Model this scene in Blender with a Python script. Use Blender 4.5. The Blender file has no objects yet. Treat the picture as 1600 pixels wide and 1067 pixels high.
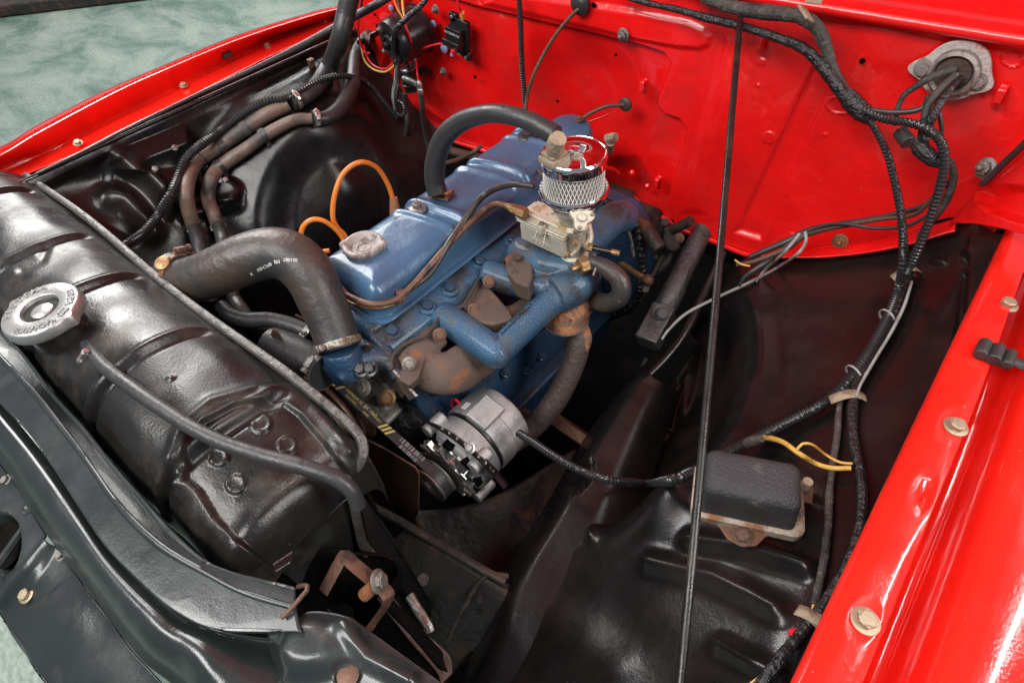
import bpy, math, random
import numpy as np
from mathutils import Vector, Matrix

from mathutils.bvhtree import BVHTree
random.seed(7); rng = np.random.default_rng(7)
S = bpy.context.scene
COL = S.collection

# ------------------------------------------------------------------ camera
FPX = 944.0
_dX = np.array([1508, 842, -944.]); _dX /= np.linalg.norm(_dX)
_dY = np.array([1237, -1157, 944.]); _dY -= _dX*(_dX@_dY); _dY /= np.linalg.norm(_dY)
_R = np.stack([_dX, _dY, np.cross(_dX, _dY)])
CAM = np.array([0, 0, 1.67])
cam_d = bpy.data.cameras.new('camera'); cam = bpy.data.objects.new('camera', cam_d); COL.objects.link(cam)
cam_d.sensor_width = 36; cam_d.lens = 36*FPX/1600; cam_d.clip_start = .01; cam_d.clip_end = 200
_M = Matrix.Identity(4)
for _i in range(3):
    _M[_i][0] = _R[_i][0]; _M[_i][1] = -_R[_i][1]; _M[_i][2] = -_R[_i][2]; _M[_i][3] = CAM[_i]
cam.matrix_world = _M
S.camera = cam

# ------------------------------------------------------------------ world, lamps, exposure
w = bpy.data.worlds.new('World'); S.world = w; w.use_nodes = True
w.node_tree.nodes['Background'].inputs[0].default_value = (.80, .88, 1.0, 1)
w.node_tree.nodes['Background'].inputs[1].default_value = .27
S.view_settings.view_transform = 'Standard'; S.view_settings.look = 'None'
S.view_settings.exposure = 0.0; S.view_settings.gamma = 1.0

def lamp(name, loc, target, sx, sy, power, col=(1, .98, .95)):
    d = bpy.data.lights.new(name, 'AREA'); d.shape = 'RECTANGLE'; d.size = sx; d.size_y = sy
    d.energy = power; d.color = col
    o = bpy.data.objects.new(name, d); COL.objects.link(o); o.location = loc
    o.rotation_euler = (Vector(target)-Vector(loc)).to_track_quat('-Z', 'Y').to_euler()
    return o
lamp('softbox', (-.9, -1.3, 3.3), (-.6, .5, .9), 2.6, .9, 112)
lamp('softbox', (1.9, .9, 2.9), (-.4, .6, .9), .7, 2.4, 85)
lamp('softbox', (-3.4, .9, 3.1), (-1.0, .5, .9), .8, 2.6, 90)
lamp('ceiling_tube', (.50, 2.50, 3.0), (.15, .5, 1.1), .065, .62, 7)
lamp('ceiling_tube', (.68, 1.66, 3.0), (.16, .3, 1.1), .065, .72, 7)
lamp('softbox', (-6.0, 3.0, 4.2), (-5.4, 2.4, 0), 3.0, 3.0, 270)  # added lamp that brightens the floor at the far left

# ------------------------------------------------------------------ pixel helpers (modelling aid: where does the ray of a
# photographed point meet a real plane x=, y= or z= of the engine bay)
AX = {'x': 0, 'y': 1, 'z': 2}
def ray(px, py): return _R@np.array([px-800, py-533.5, FPX])
SURF = {}
def P(px, py, s):
    if s[0] in SURF:      # 'n.01' = one centimetre above the named sheet
        r = Vector(N(ray(px, py))); h = SURF[s[0]].ray_cast(Vector(CAM), r)
        if h[0] is not None:
            n_ = np.array(h[1]); n_ = n_ if n_@np.array(r) < 0 else -n_
            return np.array(h[0])-np.array(r)*float(s[1:])/max(.3, abs(float(n_@np.array(r))))
        s = 'z.98'
    a = AX[s[0]]; v = float(s[1:]); r = ray(px, py)
    return CAM + r*(v-CAM[a])/r[a]
def PP(spec):
    out = []
    for t in spec.split():
        a, b, c = t.split(',')
        out.append(P(float(a), float(b), c))
    return out
def depth(p): return float((_R.T@(np.asarray(p)-CAM))[2])
def mpp(p): return depth(p)/FPX          # metres per photo pixel at p
def proj(pts):
    q = (np.asarray(pts)-CAM)@_R
    return q[..., 0]/q[..., 2]*FPX+800, q[..., 1]/q[..., 2]*FPX+533.5
def N(v): v = np.asarray(v, float); return v/np.linalg.norm(v)

def crom(pts, n):
    """Catmull-Rom through pts (k,3 or k,1), n samples in all"""
    p = np.asarray(pts, float)
    if len(p) < 3:
        t = np.linspace(0, 1, n).reshape((-1,)+(1,)*(p.ndim-1)); return p[0]*(1-t)+p[-1]*t
    q = np.concatenate([(2*p[0]-p[1])[None], p, (2*p[-1]-p[-2])[None]])
    u = np.linspace(0, len(p)-1-1e-9, n); i = u.astype(int); t = (u-i)
    t = t.reshape((-1,)+(1,)*(p.ndim-1))
    a, b, c, d = q[i], q[i+1], q[i+2], q[i+3]
    return .5*(2*b+(c-a)*t+(2*a-5*b+4*c-d)*t*t+(3*b-a-3*c+d)*t**3)
def resample(pts, step, dense=24):
    p = crom(pts, max(dense*len(pts), 40))
    L = np.r_[0, np.cumsum(np.linalg.norm(np.diff(p, axis=0), axis=1))]
    n = max(int(L[-1]/step)+1, 3); s = np.linspace(0, L[-1], n)
    return np.stack([np.interp(s, L, p[:, k]) for k in range(3)], 1), s/L[-1], L[-1]

# ------------------------------------------------------------------ materials
def mat(name, col, rough=.5, metal=0., coat=0., bump=0., bscale=60., bdetail=6., patches=(), rvar=0., spec=.5, fine=0., fscale=900.):
    """patches: (colour, scale, threshold, softness, rough, detail)"""
    m = bpy.data.materials.new(name); m.use_nodes = True
    nt = m.node_tree; B = nt.nodes['Principled BSDF']; L = nt.links
    B.inputs['Roughness'].default_value = rough; B.inputs['Metallic'].default_value = metal
    B.inputs['Specular IOR Level'].default_value = spec
    if coat: B.inputs['Coat Weight'].default_value = coat; B.inputs['Coat Roughness'].default_value = .05
    tc = nt.nodes.new('ShaderNodeTexCoord')
    def noise(sc, det=4., off=0., rough_=.55):
        mp = nt.nodes.new('ShaderNodeMapping'); mp.inputs['Location'].default_value = (off, off*.7, off*.3)
        L.new(tc.outputs['Object'], mp.inputs[0])
        n = nt.nodes.new('ShaderNodeTexNoise'); n.inputs['Scale'].default_value = sc; n.inputs['Detail'].default_value = det
        n.inputs['Roughness'].default_value = rough_
        L.new(mp.outputs[0], n.inputs['Vector']); return n.outputs['Fac']
    def rng_(f, a, b, lo=0., hi=1.):
        r = nt.nodes.new('ShaderNodeMapRange'); r.interpolation_type = 'SMOOTHSTEP'
        r.inputs[1].default_value = a; r.inputs[2].default_value = b; r.inputs[3].default_value = lo; r.inputs[4].default_value = hi
        L.new(f, r.inputs[0]); return r.outputs[0]
    def mixc(f, a, b):
        x = nt.nodes.new('ShaderNodeMix'); x.data_type = 'RGBA'
        L.new(f, x.inputs[0]); 
        for s, v in ((6, a), (7, b)):
            if isinstance(v, tuple): x.inputs[s].default_value = (*v, 1)
            else: L.new(v, x.inputs[s])
        return x.outputs[2]
    c = tuple(col)
    v = noise(9, 6, 3.1)
    c = mixc(rng_(v, .3, .7), tuple(k*.88 for k in col), tuple(min(k*1.12, 1) for k in col))
    rsock = rng_(noise(14, 7, 8.3), .3, .75, max(rough-rvar, .02), min(rough+rvar, 1))
    for k, (pc, sc, th, soft, pr, det) in enumerate(patches):
        f = rng_(noise(sc, det, 11.7*(k+1), .62), th-soft, th+soft)
        c = mixc(f, c, tuple(pc))
        mx = nt.nodes.new('ShaderNodeMix'); L.new(f, mx.inputs[0]); L.new(rsock, mx.inputs[2]); mx.inputs[3].default_value = pr
        rsock = mx.outputs[0]
        if metal > .5 and pr > .6:
            mm = nt.nodes.new('ShaderNodeMix'); L.new(f, mm.inputs[0]); mm.inputs[2].default_value = metal; mm.inputs[3].default_value = 0
            L.new(mm.outputs[0], B.inputs['Metallic'])
    if isinstance(c, tuple): B.inputs['Base Color'].default_value = (*c, 1)
    else: L.new(c, B.inputs['Base Color'])
    L.new(rsock, B.inputs['Roughness'])
    nrm = None
    for st, sc, det in ((bump, bscale, bdetail), (fine, fscale, 2)):
        if st:
            b = nt.nodes.new('ShaderNodeBump'); b.inputs['Strength'].default_value = st; b.inputs['Distance'].default_value = 1.2/sc
            L.new(noise(sc, det, 5.), b.inputs['Height'])
            if nrm: L.new(nrm, b.inputs['Normal'])
            nrm = b.outputs[0]
    if nrm: L.new(nrm, B.inputs['Normal'])
    return m

RUST = (.16, .060, .028); ORUST = (.42, .15, .045)
M = {}
M['red'] = mat('red_paint', (.84, .007, .007), .30, coat=.5, bump=.06, bscale=22, bdetail=3, fine=.09, fscale=420, rvar=.09,
                patches=[((.62, .012, .010), 6, .60, .14, .42, 8), ((.62, .10, .08), 150, .735, .02, .6, 3), ((.10, .01, .01), 210, .775, .015, .6, 2)])
M['redout'] = mat('red_outer_paint', (.80, .018, .010), .13, coat=.8, bump=.015, bscale=30, fine=.05, fscale=420, rvar=.05,
                patches=[((.70, .012, .010), 5, .60, .14, .25, 8), ((.70, .12, .09), 170, .745, .02, .5, 3)])
M['black'] = mat('satin_black_paint', (.006, .0055, .0055), .27, spec=.36, coat=.0, bump=.03, bscale=14, bdetail=4, fine=.09, fscale=380, rvar=.08,
                 patches=[((.018, .012, .011), 5, .55, .15, .33, 6), ((.060, .052, .046), 70, .73, .05, .6, 9)])
M['blackworn'] = mat('worn_black_paint', (.011, .0105, .010), .34, spec=.42, coat=.0, bump=.035, bscale=28, bdetail=5, fine=.10, fscale=330, rvar=.13,
                 patches=[((.042, .034, .027), 9, .60, .10, .45, 9), ((.12, .075, .04), 40, .72, .03, .7, 6), ((.16, .16, .16), 160, .745, .02, .5, 3)])
M['support'] = mat('grey_black_paint', (.019, .024, .024), .33, metal=.1, coat=.25, bump=.035, bscale=20, bdetail=6, fine=.07, fscale=520, rvar=.12,
                 patches=[((.07, .07, .07), 9, .66, .12, .4, 9)])
M['edge'] = mat('bare_edge_metal', (.085, .08, .075), .42, metal=.55, bump=.25, bscale=120, rvar=.1, patches=[((.02, .02, .02), 210, .63, .03, .8, 3), ((.03, .03, .03), 30, .62, .06, .5, 6)])
M['blue'] = mat('blue_engine_enamel', (.046, .112, .200), .28, coat=.35, metal=.1, bump=.06, bscale=26, fine=.10, fscale=520, rvar=.08,
                 patches=[((.030, .042, .080), 5, .60, .14, .40, 7), ((.03, .026, .022), 30, .70, .05, .6, 8)])
M['bluecast'] = mat('blue_cast_iron', (.028, .090, .168), .38, coat=.2, metal=.1, bump=.75, bscale=330, bdetail=4, rvar=.1,
                 patches=[((.060, .075, .085), 16, .57, .12, .5, 7), ((.022, .020, .018), 13, .57, .08, .6, 9), ((.20, .095, .04), 34, .69, .03, .7, 5)])
M['bluedk'] = mat('dirty_blue_cast_iron', (.016, .050, .105), .42, coat=.15, bump=.35, bscale=160, bdetail=5, rvar=.1,
                 patches=[((.022, .022, .022), 8, .56, .10, .5, 8), ((.06, .05, .04), 26, .65, .06, .7, 6)])
M['rust'] = mat('rusty_cast_iron', (.105, .072, .058), .62, metal=.2, bump=.8, bscale=420, bdetail=3, rvar=.1,
                 patches=[((.22, .09, .04), 20, .62, .07, .8, 6), ((.055, .04, .035), 32, .63, .05, .7, 6)])
M['orust'] = mat('orange_rust', (.33, .135, .055), .72, bump=.5, bscale=160, bdetail=5, rvar=.1,
                 patches=[((.15, .085, .06), 30, .55, .05, .7, 6), ((.05, .03, .02), 90, .66, .03, .7, 4)])
M['pipe'] = mat('weathered_pipe', (.085, .062, .055), .55, metal=.25, bump=.3, bscale=90, rvar=.1, patches=[((.08, .06, .055), 15, .56, .1, .6, 6)])
M['brown'] = mat('brown_rusted_plate', (.16, .082, .052), .5, metal=.2, bump=.3, bscale=120, rvar=.1,
                 patches=[((.075, .045, .034), 12, .55, .1, .5, 7), ((.24, .07, .035), 45, .66, .03, .8, 6)])
M['rubber'] = mat('black_rubber', (.030, .030, .031), .42, bump=.12, bscale=90, fine=.12, fscale=800, rvar=.08, patches=[((.06, .056, .05), 14, .62, .1, .6, 6)])
M['rubberbr'] = mat('aged_brown_rubber', (.052, .037, .029), .40, bump=.15, bscale=70, fine=.12, fscale=800, rvar=.08, patches=[((.028, .028, .028), 12, .5, .12, .45, 6), ((.10, .065, .045), 60, .68, .04, .7, 5)])
M['hosebr'] = mat('weathered_brown_hose', (.155, .105, .078), .46, bump=.2, bscale=90, rvar=.08, patches=[((.055, .045, .040), 14, .55, .12, .5, 6), ((.16, .11, .08), 50, .66, .06, .6, 5)])
M['rusttube'] = mat('rusty_steel_tube', (.125, .062, .040), .48, metal=.2, bump=.25, bscale=160, rvar=.1, patches=[((.04, .028, .024), 22, .58, .08, .5, 6), ((.25, .09, .03), 50, .66, .05, .8, 5)])
M['loom'] = mat('corrugated_black_plastic', (.018, .018, .019), .28, bump=.03, bscale=80, rvar=.04)
M['tape'] = mat('black_vinyl_tape', (.014, .014, .015), .24, bump=.6, bscale=110, bdetail=5, rvar=.06)
M['clothtape'] = mat('greasy_cloth_tape', (.055, .048, .042), .7, bump=.5, bscale=180, rvar=.1, patches=[((.12, .105, .09), 90, .6, .05, .8, 5), ((.02, .02, .02), 22, .55, .1, .5, 5)])
M['plastic'] = mat('black_plastic', (.012, .012, .013), .30, bump=.08, bscale=200, rvar=.06)
M['wrinkle'] = mat('wrinkle_black_cover', (.032, .033, .036), .42, metal=.1, bump=.9, bscale=420, bdetail=5, rvar=.08, patches=[((.10, .095, .09), 40, .66, .08, .6, 8)])
M['steel'] = mat('zinc_steel', (.46, .45, .43), .36, metal=.85, bump=.1, bscale=200, rvar=.1, patches=[((.25, .19, .13), 60, .6, .08, .7, 5)])
M['dullsteel'] = mat('dull_steel', (.27, .26, .24), .42, metal=.8, bump=.3, bscale=150, rvar=.12, patches=[((.12, .065, .035), 55, .56, .06, .75, 6)])
M['castalu'] = mat('sandcast_aluminium', (.47, .47, .465), .40, metal=.6, bump=.6, bscale=600, bdetail=3, rvar=.06, patches=[((.22, .22, .22), 14, .6, .1, .5, 6)])
M['pumpalu'] = mat('oily_cast_metal', (.30, .285, .26), .42, metal=.45, bump=.6, bscale=260, bdetail=4, rvar=.1, patches=[((.07, .05, .035), 24, .54, .09, .5, 7)])
M['capalu'] = mat('pressed_cap_metal', (.40, .40, .39), .36, metal=.75, bump=.15, bscale=260, rvar=.06, patches=[((.45, .44, .42), 34, .66, .08, .45, 6)])
M['capdull'] = mat('dull_cap_metal', (.33, .30, .285), .55, metal=.4, bump=.4, bscale=260, rvar=.1, patches=[((.18, .145, .13), 60, .55, .07, .7, 6)])
M['chrome'] = mat('chrome', (.86, .83, .84), .035, metal=1., rvar=.01)
M['carb'] = mat('chromate_zinc_casting', (.56, .52, .42), .46, metal=.35, bump=.4, bscale=300, bdetail=3, rvar=.08, patches=[((.33, .22, .10), 30, .62, .07, .6, 6), ((.16, .12, .08), 75, .68, .05, .7, 5)])
M['brass'] = mat('brass', (.33, .20, .09), .36, metal=.7, bump=.2, bscale=200, rvar=.1, patches=[((.22, .11, .05), 60, .58, .07, .7, 6)])
M['paper'] = mat('white_filter_paper', (.42, .41, .38), .8, bump=.1, bscale=100)
M['wire'] = mat('filter_mesh_wire', (.80, .78, .74), .40, metal=.3)
M['orange'] = mat('orange_silicone', (.62, .17, .018), .38, bump=.05, rvar=.06, patches=[((.35, .09, .02), 30, .68, .08, .5, 5)])
M['boot'] = mat('brown_rubber_boot', (.30, .12, .055), .5, bump=.2, bscale=120)
M['redwire'] = mat('red_insulation', (.72, .015, .03), .3)
M['yellow'] = mat('yellow_insulation', (.60, .36, .07), .42, patches=[((.22, .12, .03), 60, .62, .06, .6, 4)])
M['white'] = mat('grey_white_insulation', (.30, .31, .29), .42, patches=[((.22, .21, .19), 40, .58, .08, .6, 4)])
M['browncable'] = mat('brown_cable_sheath', (.085, .045, .028), .45, bump=.3, bscale=240)
M['plug'] = mat('pale_blue_plug', (.32, .44, .70), .5)
M['masktape'] = mat('dirty_masking_tape', (.33, .255, .175), .75, bump=.4, bscale=160, patches=[((.18, .13, .09), 30, .56, .08, .8, 5)])
M['print'] = mat('pale_print', (.62, .62, .60), .6)
M['yprint'] = mat('yellow_print', (.60, .45, .14), .6)
M['void'] = mat('shade_black', (.003, .003, .003), .9, spec=.05, bump=.3, bscale=30, patches=[((.008, .006, .005), 9, .6, .1, .8, 6)])  # near-black colour standing in for deep shade in gaps and holes
M['under'] = mat('sooty_steel', (.030, .027, .024), .5, bump=.3, bscale=40, rvar=.1, patches=[((.075, .045, .032), 9, .54, .08, .6, 7), ((.13, .06, .035), 16, .63, .05, .7, 6)])
M['gasket'] = mat('grimy_gasket', (.045, .035, .03), .6, bump=.4, bscale=200)
M['traymetal'] = mat('rusty_cream_tray', (.36, .31, .25), .5, metal=.2, bump=.3, bscale=90, patches=[((.22, .10, .05), 17, .48, .06, .75, 6), ((.05, .04, .03), 150, .66, .03, .7, 4)])
M['paintwhite'] = mat('dirty_white_flange', (.50, .44, .40), .5, bump=.4, bscale=90, patches=[((.45, .05, .04), 20, .60, .05, .4, 5), ((.22, .15, .11), 50, .6, .06, .7, 6)])
M['cad'] = mat('yellowed_zinc_bolt', (.42, .38, .30), .40, metal=.7, bump=.2, bscale=200, rvar=.1, patches=[((.36, .24, .11), 70, .52, .08, .6, 5), ((.12, .08, .05), 120, .66, .04, .7, 4)])
M['shaft'] = mat('greasy_dark_steel', (.095, .092, .092), .42, metal=.5, bump=.3, bscale=90, rvar=.12, patches=[((.05, .047, .045), 24, .60, .08, .5, 7)])
M['redbrown'] = mat('thin_red_clear_paint', (.45, .02, .015), .3, coat=.4)

def floor_mat():
    m = bpy.data.materials.new('green_marbled_floor'); m.use_nodes = True; nt = m.node_tree; L = nt.links; B = nt.nodes['Principled BSDF']
    tc = nt.nodes.new('ShaderNodeTexCoord')
    mp = nt.nodes.new('ShaderNodeMapping'); mp.inputs['Rotation'].default_value = (0, 0, .5); mp.inputs['Scale'].default_value = (1, 1.9, 1); L.new(tc.outputs['Object'], mp.inputs[0])
    n1 = nt.nodes.new('ShaderNodeTexNoise'); n1.inputs['Scale'].default_value = 1.5; n1.inputs['Detail'].default_value = 10; n1.inputs['Distortion'].default_value = .35; n1.inputs['Roughness'].default_value = .7; L.new(mp.outputs[0], n1.inputs[0])
    r = nt.nodes.new('ShaderNodeValToRGB'); L.new(n1.outputs['Fac'], r.inputs[0]); e = r.color_ramp.elements
    e[0].position = .30; e[0].color = (.075, .135, .105, 1); e[1].position = .72; e[1].color = (.36, .40, .35, 1)
    x = e.new(.43); x.color = (.15, .225, .185, 1); x = e.new(.54); x.color = (.26, .32, .275, 1)
    n2 = nt.nodes.new('ShaderNodeTexNoise'); n2.inputs['Scale'].default_value = 48; n2.inputs['Detail'].default_value = 6; L.new(mp.outputs[0], n2.inputs[0])
    mx = nt.nodes.new('ShaderNodeMix'); mx.data_type = 'RGBA'; mx.blend_type = 'OVERLAY'; mx.inputs[0].default_value = .62
    L.new(r.outputs[0], mx.inputs[6]); L.new(n2.outputs['Fac'], mx.inputs[7]); L.new(mx.outputs[2], B.inputs['Base Color'])
    B.inputs['Roughness'].default_value = .32
    b = nt.nodes.new('ShaderNodeBump'); b.inputs['Strength'].default_value = .15; b.inputs['Distance'].default_value = .01; L.new(n2.outputs['Fac'], b.inputs['Height']); L.new(b.outputs[0], B.inputs['Normal'])
    return m
M['floor'] = floor_mat()

# ------------------------------------------------------------------ object helpers
def base(o):
    b = np.zeros(3)
    while o is not None: b += np.array(o.location); o = o.parent
    return b
def frame(axis, hint=(0, 0, 1)):
    z = N(axis); h = np.asarray(hint, float)
    if abs(z@N(h)) > .97: h = np.array([1., 0, 0]) if abs(z[0]) < .9 else np.array([0, 1., 0])
    x = N(np.cross(h, z)); y = np.cross(z, x)
    return np.stack([x, y, z], 1)          # columns
class MB:
    def __init__(s): s.v = []; s.f = []; s.n = 0
    def add(s, v, f):
        v = np.asarray(v, float); s.v.append(v); s.f += [tuple(i+s.n for i in q) for q in f]; s.n += len(v); return s
    def grid(s, g, cu=False, cv=False):
        a, b = g.shape[:2]; f = []
        for i in range(a-(0 if cu else 1)):
            for j in range(b-(0 if cv else 1)):
                i2 = (i+1) % a; j2 = (j+1) % b
                f.append((i*b+j, i*b+j2, i2*b+j2, i2*b+j))
        return s.add(g.reshape(-1, 3), f)
    def tube(s, pts, r, seg=12, step=.006, caps=True, smooth=True, flat=1., hint=(0, 0, 1)):
        """r: number or list (per control point)"""
        if smooth: p, t, L = resample(pts, step)
        else: p = np.asarray(pts, float); t = np.linspace(0, 1, len(p))
        if hasattr(r, '__call__'): rr = np.array([r(a) for a in t])
        elif np.ndim(r): rr = np.interp(t, np.linspace(0, 1, len(r)), r)
        else: rr = np.full(len(p), float(r))
        return s.sweep(p, rr, seg, caps, flat, hint)
    def sweep(s, p, rr, seg=12, caps=True, flat=1., hint=(0, 0, 1)):
        T = np.gradient(p, axis=0); T /= np.linalg.norm(T, axis=1)[:, None]+1e-12
        F = frame(T[0], hint); x = F[:, 0]
        th = np.arange(seg)*2*math.pi/seg; g = np.zeros((len(p), seg, 3))
        for i in range(len(p)):
            x = N(x-T[i]*(x@T[i])); y = np.cross(T[i], x)
            g[i] = p[i]+rr[i]*(np.cos(th)[:, None]*x+flat*np.sin(th)[:, None]*y)
        n0 = s.n; s.grid(g, cv=True)
        if caps:
            s.f.append(tuple(n0+k for k in range(seg))[::-1]); m = n0+(len(p)-1)*seg; s.f.append(tuple(m+k for k in range(seg)))
        return s
    def lathe(s, prof, o, axis, seg=32, hint=(0, 0, 1), fn=None, caps=True):
        """prof list of (r,h)"""
        F = frame(axis, hint); th = np.arange(seg)*2*math.pi/seg; o = np.asarray(o, float)
        g = np.zeros((len(prof), seg, 3))
        for i, (r, h) in enumerate(prof):
            rr = r*np.ones(seg) if fn is None else r*fn(th, i)
            g[i] = o+(rr*np.cos(th))[:, None]*F[:, 0]+(rr*np.sin(th))[:, None]*F[:, 1]+h*F[:, 2]
        n0 = s.n; s.grid(g, cv=True)
        if caps:
            s.f.append(tuple(n0+k for k in range(seg))[::-1]); m = n0+(len(prof)-1)*seg; s.f.append(tuple(m+k for k in range(seg)))
        return s
    def cyl(s, a, b, r, r2=None, seg=24): 
        a = np.asarray(a, float); b = np.asarray(b, float)
        return s.lathe([(r, 0), (r if r2 is None else r2, np.linalg.norm(b-a))], a, b-a, seg)
    def box(s, c, d, F=None):
        c = np.asarray(c, float); F = np.eye(3) if F is None else F; h = np.asarray(d, float)/2
        v = [c+F@(np.array([i, j, k])*h) for i in (-1, 1) for j in (-1, 1) for k in (-1, 1)]
        return s.add(v, [(0, 1, 3, 2), (4, 6, 7, 5), (0, 4, 5, 1), (2, 3, 7, 6), (0, 2, 6, 4), (1, 5, 7, 3)])
    def prism(s, o, F, outline, h, h0=0.):
        """outline 2-D in F's x,y; extruded along z from h0 to h"""
        k = len(outline); o = np.asarray(o, float)
        v = [o+F@np.array([a, b, h0]) for a, b in outline]+[o+F@np.array([a, b, h]) for a, b in outline]
        return s.add(v, [tuple(range(k))[::-1], tuple(range(k, 2*k))]+[(i, (i+1) % k, k+(i+1) % k, k+i) for i in range(k)])
    def poly(s, pts, d):
        """flat polygon of world points extruded by vector d"""
        k = len(pts); p = np.asarray(pts, float)
        return s.add(np.vstack([p, p+np.asarray(d, float)]), [tuple(range(k))[::-1], tuple(range(k, 2*k))]+[(i, (i+1) % k, k+(i+1) % k, k+i) for i in range(k)])
    def ball(s, c, r, seg=12, sc=(1, 1, 1)):
        n = seg//2+1; ph = np.linspace(0, math.pi, n+1)[1:-1]; th = np.arange(seg)*2*math.pi/seg
        g = np.array([[[math.sin(a)*math.cos(t), math.sin(a)*math.sin(t), math.cos(a)] for t in th] for a in ph])*r*np.array(sc)+np.asarray(c)
        n0 = s.n; s.grid(g, cv=True); s.f.append(tuple(n0+k for k in range(seg))); m = n0+(len(ph)-1)*seg; s.f.append(tuple(m+k for k in range(seg))[::-1]); return s
    def mesh(s, name, b=(0, 0, 0), ang=38, flat=False):
        import bmesh
        v = np.vstack(s.v)-np.asarray(b, float)
        me = bpy.data.meshes.new(name); me.from_pydata(v.tolist(), [], s.f); 
        bm = bmesh.new(); bm.from_mesh(me); bmesh.ops.recalc_face_normals(bm, faces=bm.faces); bm.to_mesh(me); bm.free()
        if not flat:
            me.polygons.foreach_set('use_smooth', [True]*len(me.polygons)); me.set_sharp_from_angle(angle=math.radians(ang))
        return me
    def build(s, name, m, parent=None, ang=38, bevel=0, subsurf=0, remesh=0, flat=False, solid=0, segs=2, label=None, smooth_it=0):
        me = s.mesh(name, base(parent), ang, flat); me.materials.append(M[m] if isinstance(m, str) else m)
        o = bpy.data.objects.new(name, me); COL.objects.link(o); o.parent = parent
        if solid:
            q = o.modifiers.new('s', 'SOLIDIFY'); q.thickness = solid; q.offset = -1
        if remesh:
            q = o.modifiers.new('r', 'REMESH'); q.mode = 'VOXEL'; q.voxel_size = remesh; q.use_smooth_shade = True
            q = o.modifiers.new('m', 'SMOOTH'); q.iterations = smooth_it or 4; q.factor = .7
        if bevel:
            q = o.modifiers.new('b', 'BEVEL'); q.width = bevel; q.segments = segs; q.limit_method = 'ANGLE'; q.angle_limit = math.radians(35); q.harden_normals = False
        if subsurf:
            q = o.modifiers.new('u', 'SUBSURF'); q.levels = subsurf; q.render_levels = subsurf
        if label: o['label'] = label
        return o
def tag(o, label, cat, group=None):
    o['label'] = label; o['category'] = cat
    if group: o['group'] = group
    return o
def thing(name, loc, label, cat, group=None):
    o = bpy.data.objects.new(name, None); o.empty_display_size = .02; COL.objects.link(o); o.location = Vector(loc)
    return tag(o, label, cat, group)
def struct(o): o['kind'] = 'structure'; return o

def sheet(rows, nu=60, nv=60, disp=None, wrap=False):
    """rows of control points -> dense smooth grid; disp(px,py,pts)->offset along normal (metres, outwards to the camera)"""
    k = max(len(r) for r in rows)
    A = np.stack([crom(r, nv) for r in rows])          # (rows, nv, 3)
    G = crom(A, nu)
    if disp is not None:
        du = np.gradient(G, axis=0); dv = np.gradient(G, axis=1); n = np.cross(du, dv); n /= np.linalg.norm(n, axis=2)[..., None]+1e-12
        s = np.sign(np.sum(n*(CAM-G), axis=2)); s0 = 1. if np.sum(s) > 0 else -1.
        px, py = proj(G); G = G+n*s0*disp(px, py, G)[..., None]
    return G
def sstep(x, a, b): t = np.clip((x-a)/(b-a), 0, 1); return t*t*(3-2*t)
def dseg(px, py, pl):
    d = np.full(np.shape(px), 1e9)
    for (a, b), (c, e) in zip(pl[:-1], pl[1:]):
        vx, vy = c-a, e-b; t = np.clip(((px-a)*vx+(py-b)*vy)/(vx*vx+vy*vy+1e-9), 0, 1)
        d = np.minimum(d, np.hypot(px-a-t*vx, py-b-t*vy))
    return d
def surf(key, ob):
    b = base(ob); SURF[key] = BVHTree.FromPolygons([tuple(np.array(v.co)+b) for v in ob.data.vertices], [tuple(p.vertices) for p in ob.data.polygons])
def surfs(key, obs, root):
    v = []; fc = []; L = np.array(root.location); sc = root.scale[0]
    for ob in obs:
        n = len(v); v += [tuple(L+sc*np.array(q.co)) for q in ob.data.vertices]; fc += [tuple(i+n for i in p.vertices) for p in ob.data.polygons]
    SURF[key] = BVHTree.FromPolygons(v, fc)
def inpoly(px, py, pl):
    r = np.zeros(np.shape(px), bool); n = len(pl)
    for i in range(n):
        (x1, y1), (x2, y2) = pl[i], pl[(i+1) % n]
        if y1 == y2: continue
        c = ((y1 > py) != (y2 > py)) & (px < (x2-x1)*(py-y1)/(y2-y1)+x1); r ^= c
    return r
def sdf(px, py, pl):
    d = dseg(px, py, list(pl)+[pl[0]]); return np.where(inpoly(px, py, pl), -d, d)
def pl(s): return [tuple(float(q) for q in t.split(',')) for t in s.split()]
def plateau(px, py, s, soft): return sstep(-sdf(px, py, pl(s)), -soft/2, soft/2)
def ridge(px, py, s, w): return np.exp(-(dseg(px, py, pl(s))/w)**2)
def disc(px, py, x, y, r, ry=None, soft=2.5):
    ry = ry or r; d = np.hypot((px-x)/r, (py-y)/ry); return sstep(-d, -1-soft/r/2, -1+soft/r/2)

# shared bolt meshes (origin at the seat, +Z out of the surface)
_bolt = {}
def bolt_mesh(m, washer=True, dome=False):
    key = (m, washer, dome)
    if key not in _bolt:
        b = MB()
        if washer: b.lathe([(.0, 0), (1.48, 0), (1.48, .14), (1.38, .20), (.8, .26)], (0, 0, 0), (0, 0, 1), 20, caps=False)
        hx = [(math.cos(a*math.pi/3), math.sin(a*math.pi/3)) for a in range(6)]
        b.prism((0, 0, 0), np.eye(3), [(x*1.02, y*1.02) for x, y in hx], .85, .2)
        b.lathe([(.97, .85), (.80, .98), (.0, 1.0)], (0, 0, 0), (0, 0, 1), 6, caps=False)
        if dome: b.lathe([(.55, .9), (.5, 1.4), (.3, 1.7), (.02, 1.8)], (0, 0, 0), (0, 0, 1), 12, caps=False)
        me = b.mesh('bolt', ang=30); me.materials.append(M[m]); _bolt[key] = me
    return _bolt[key]
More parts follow.
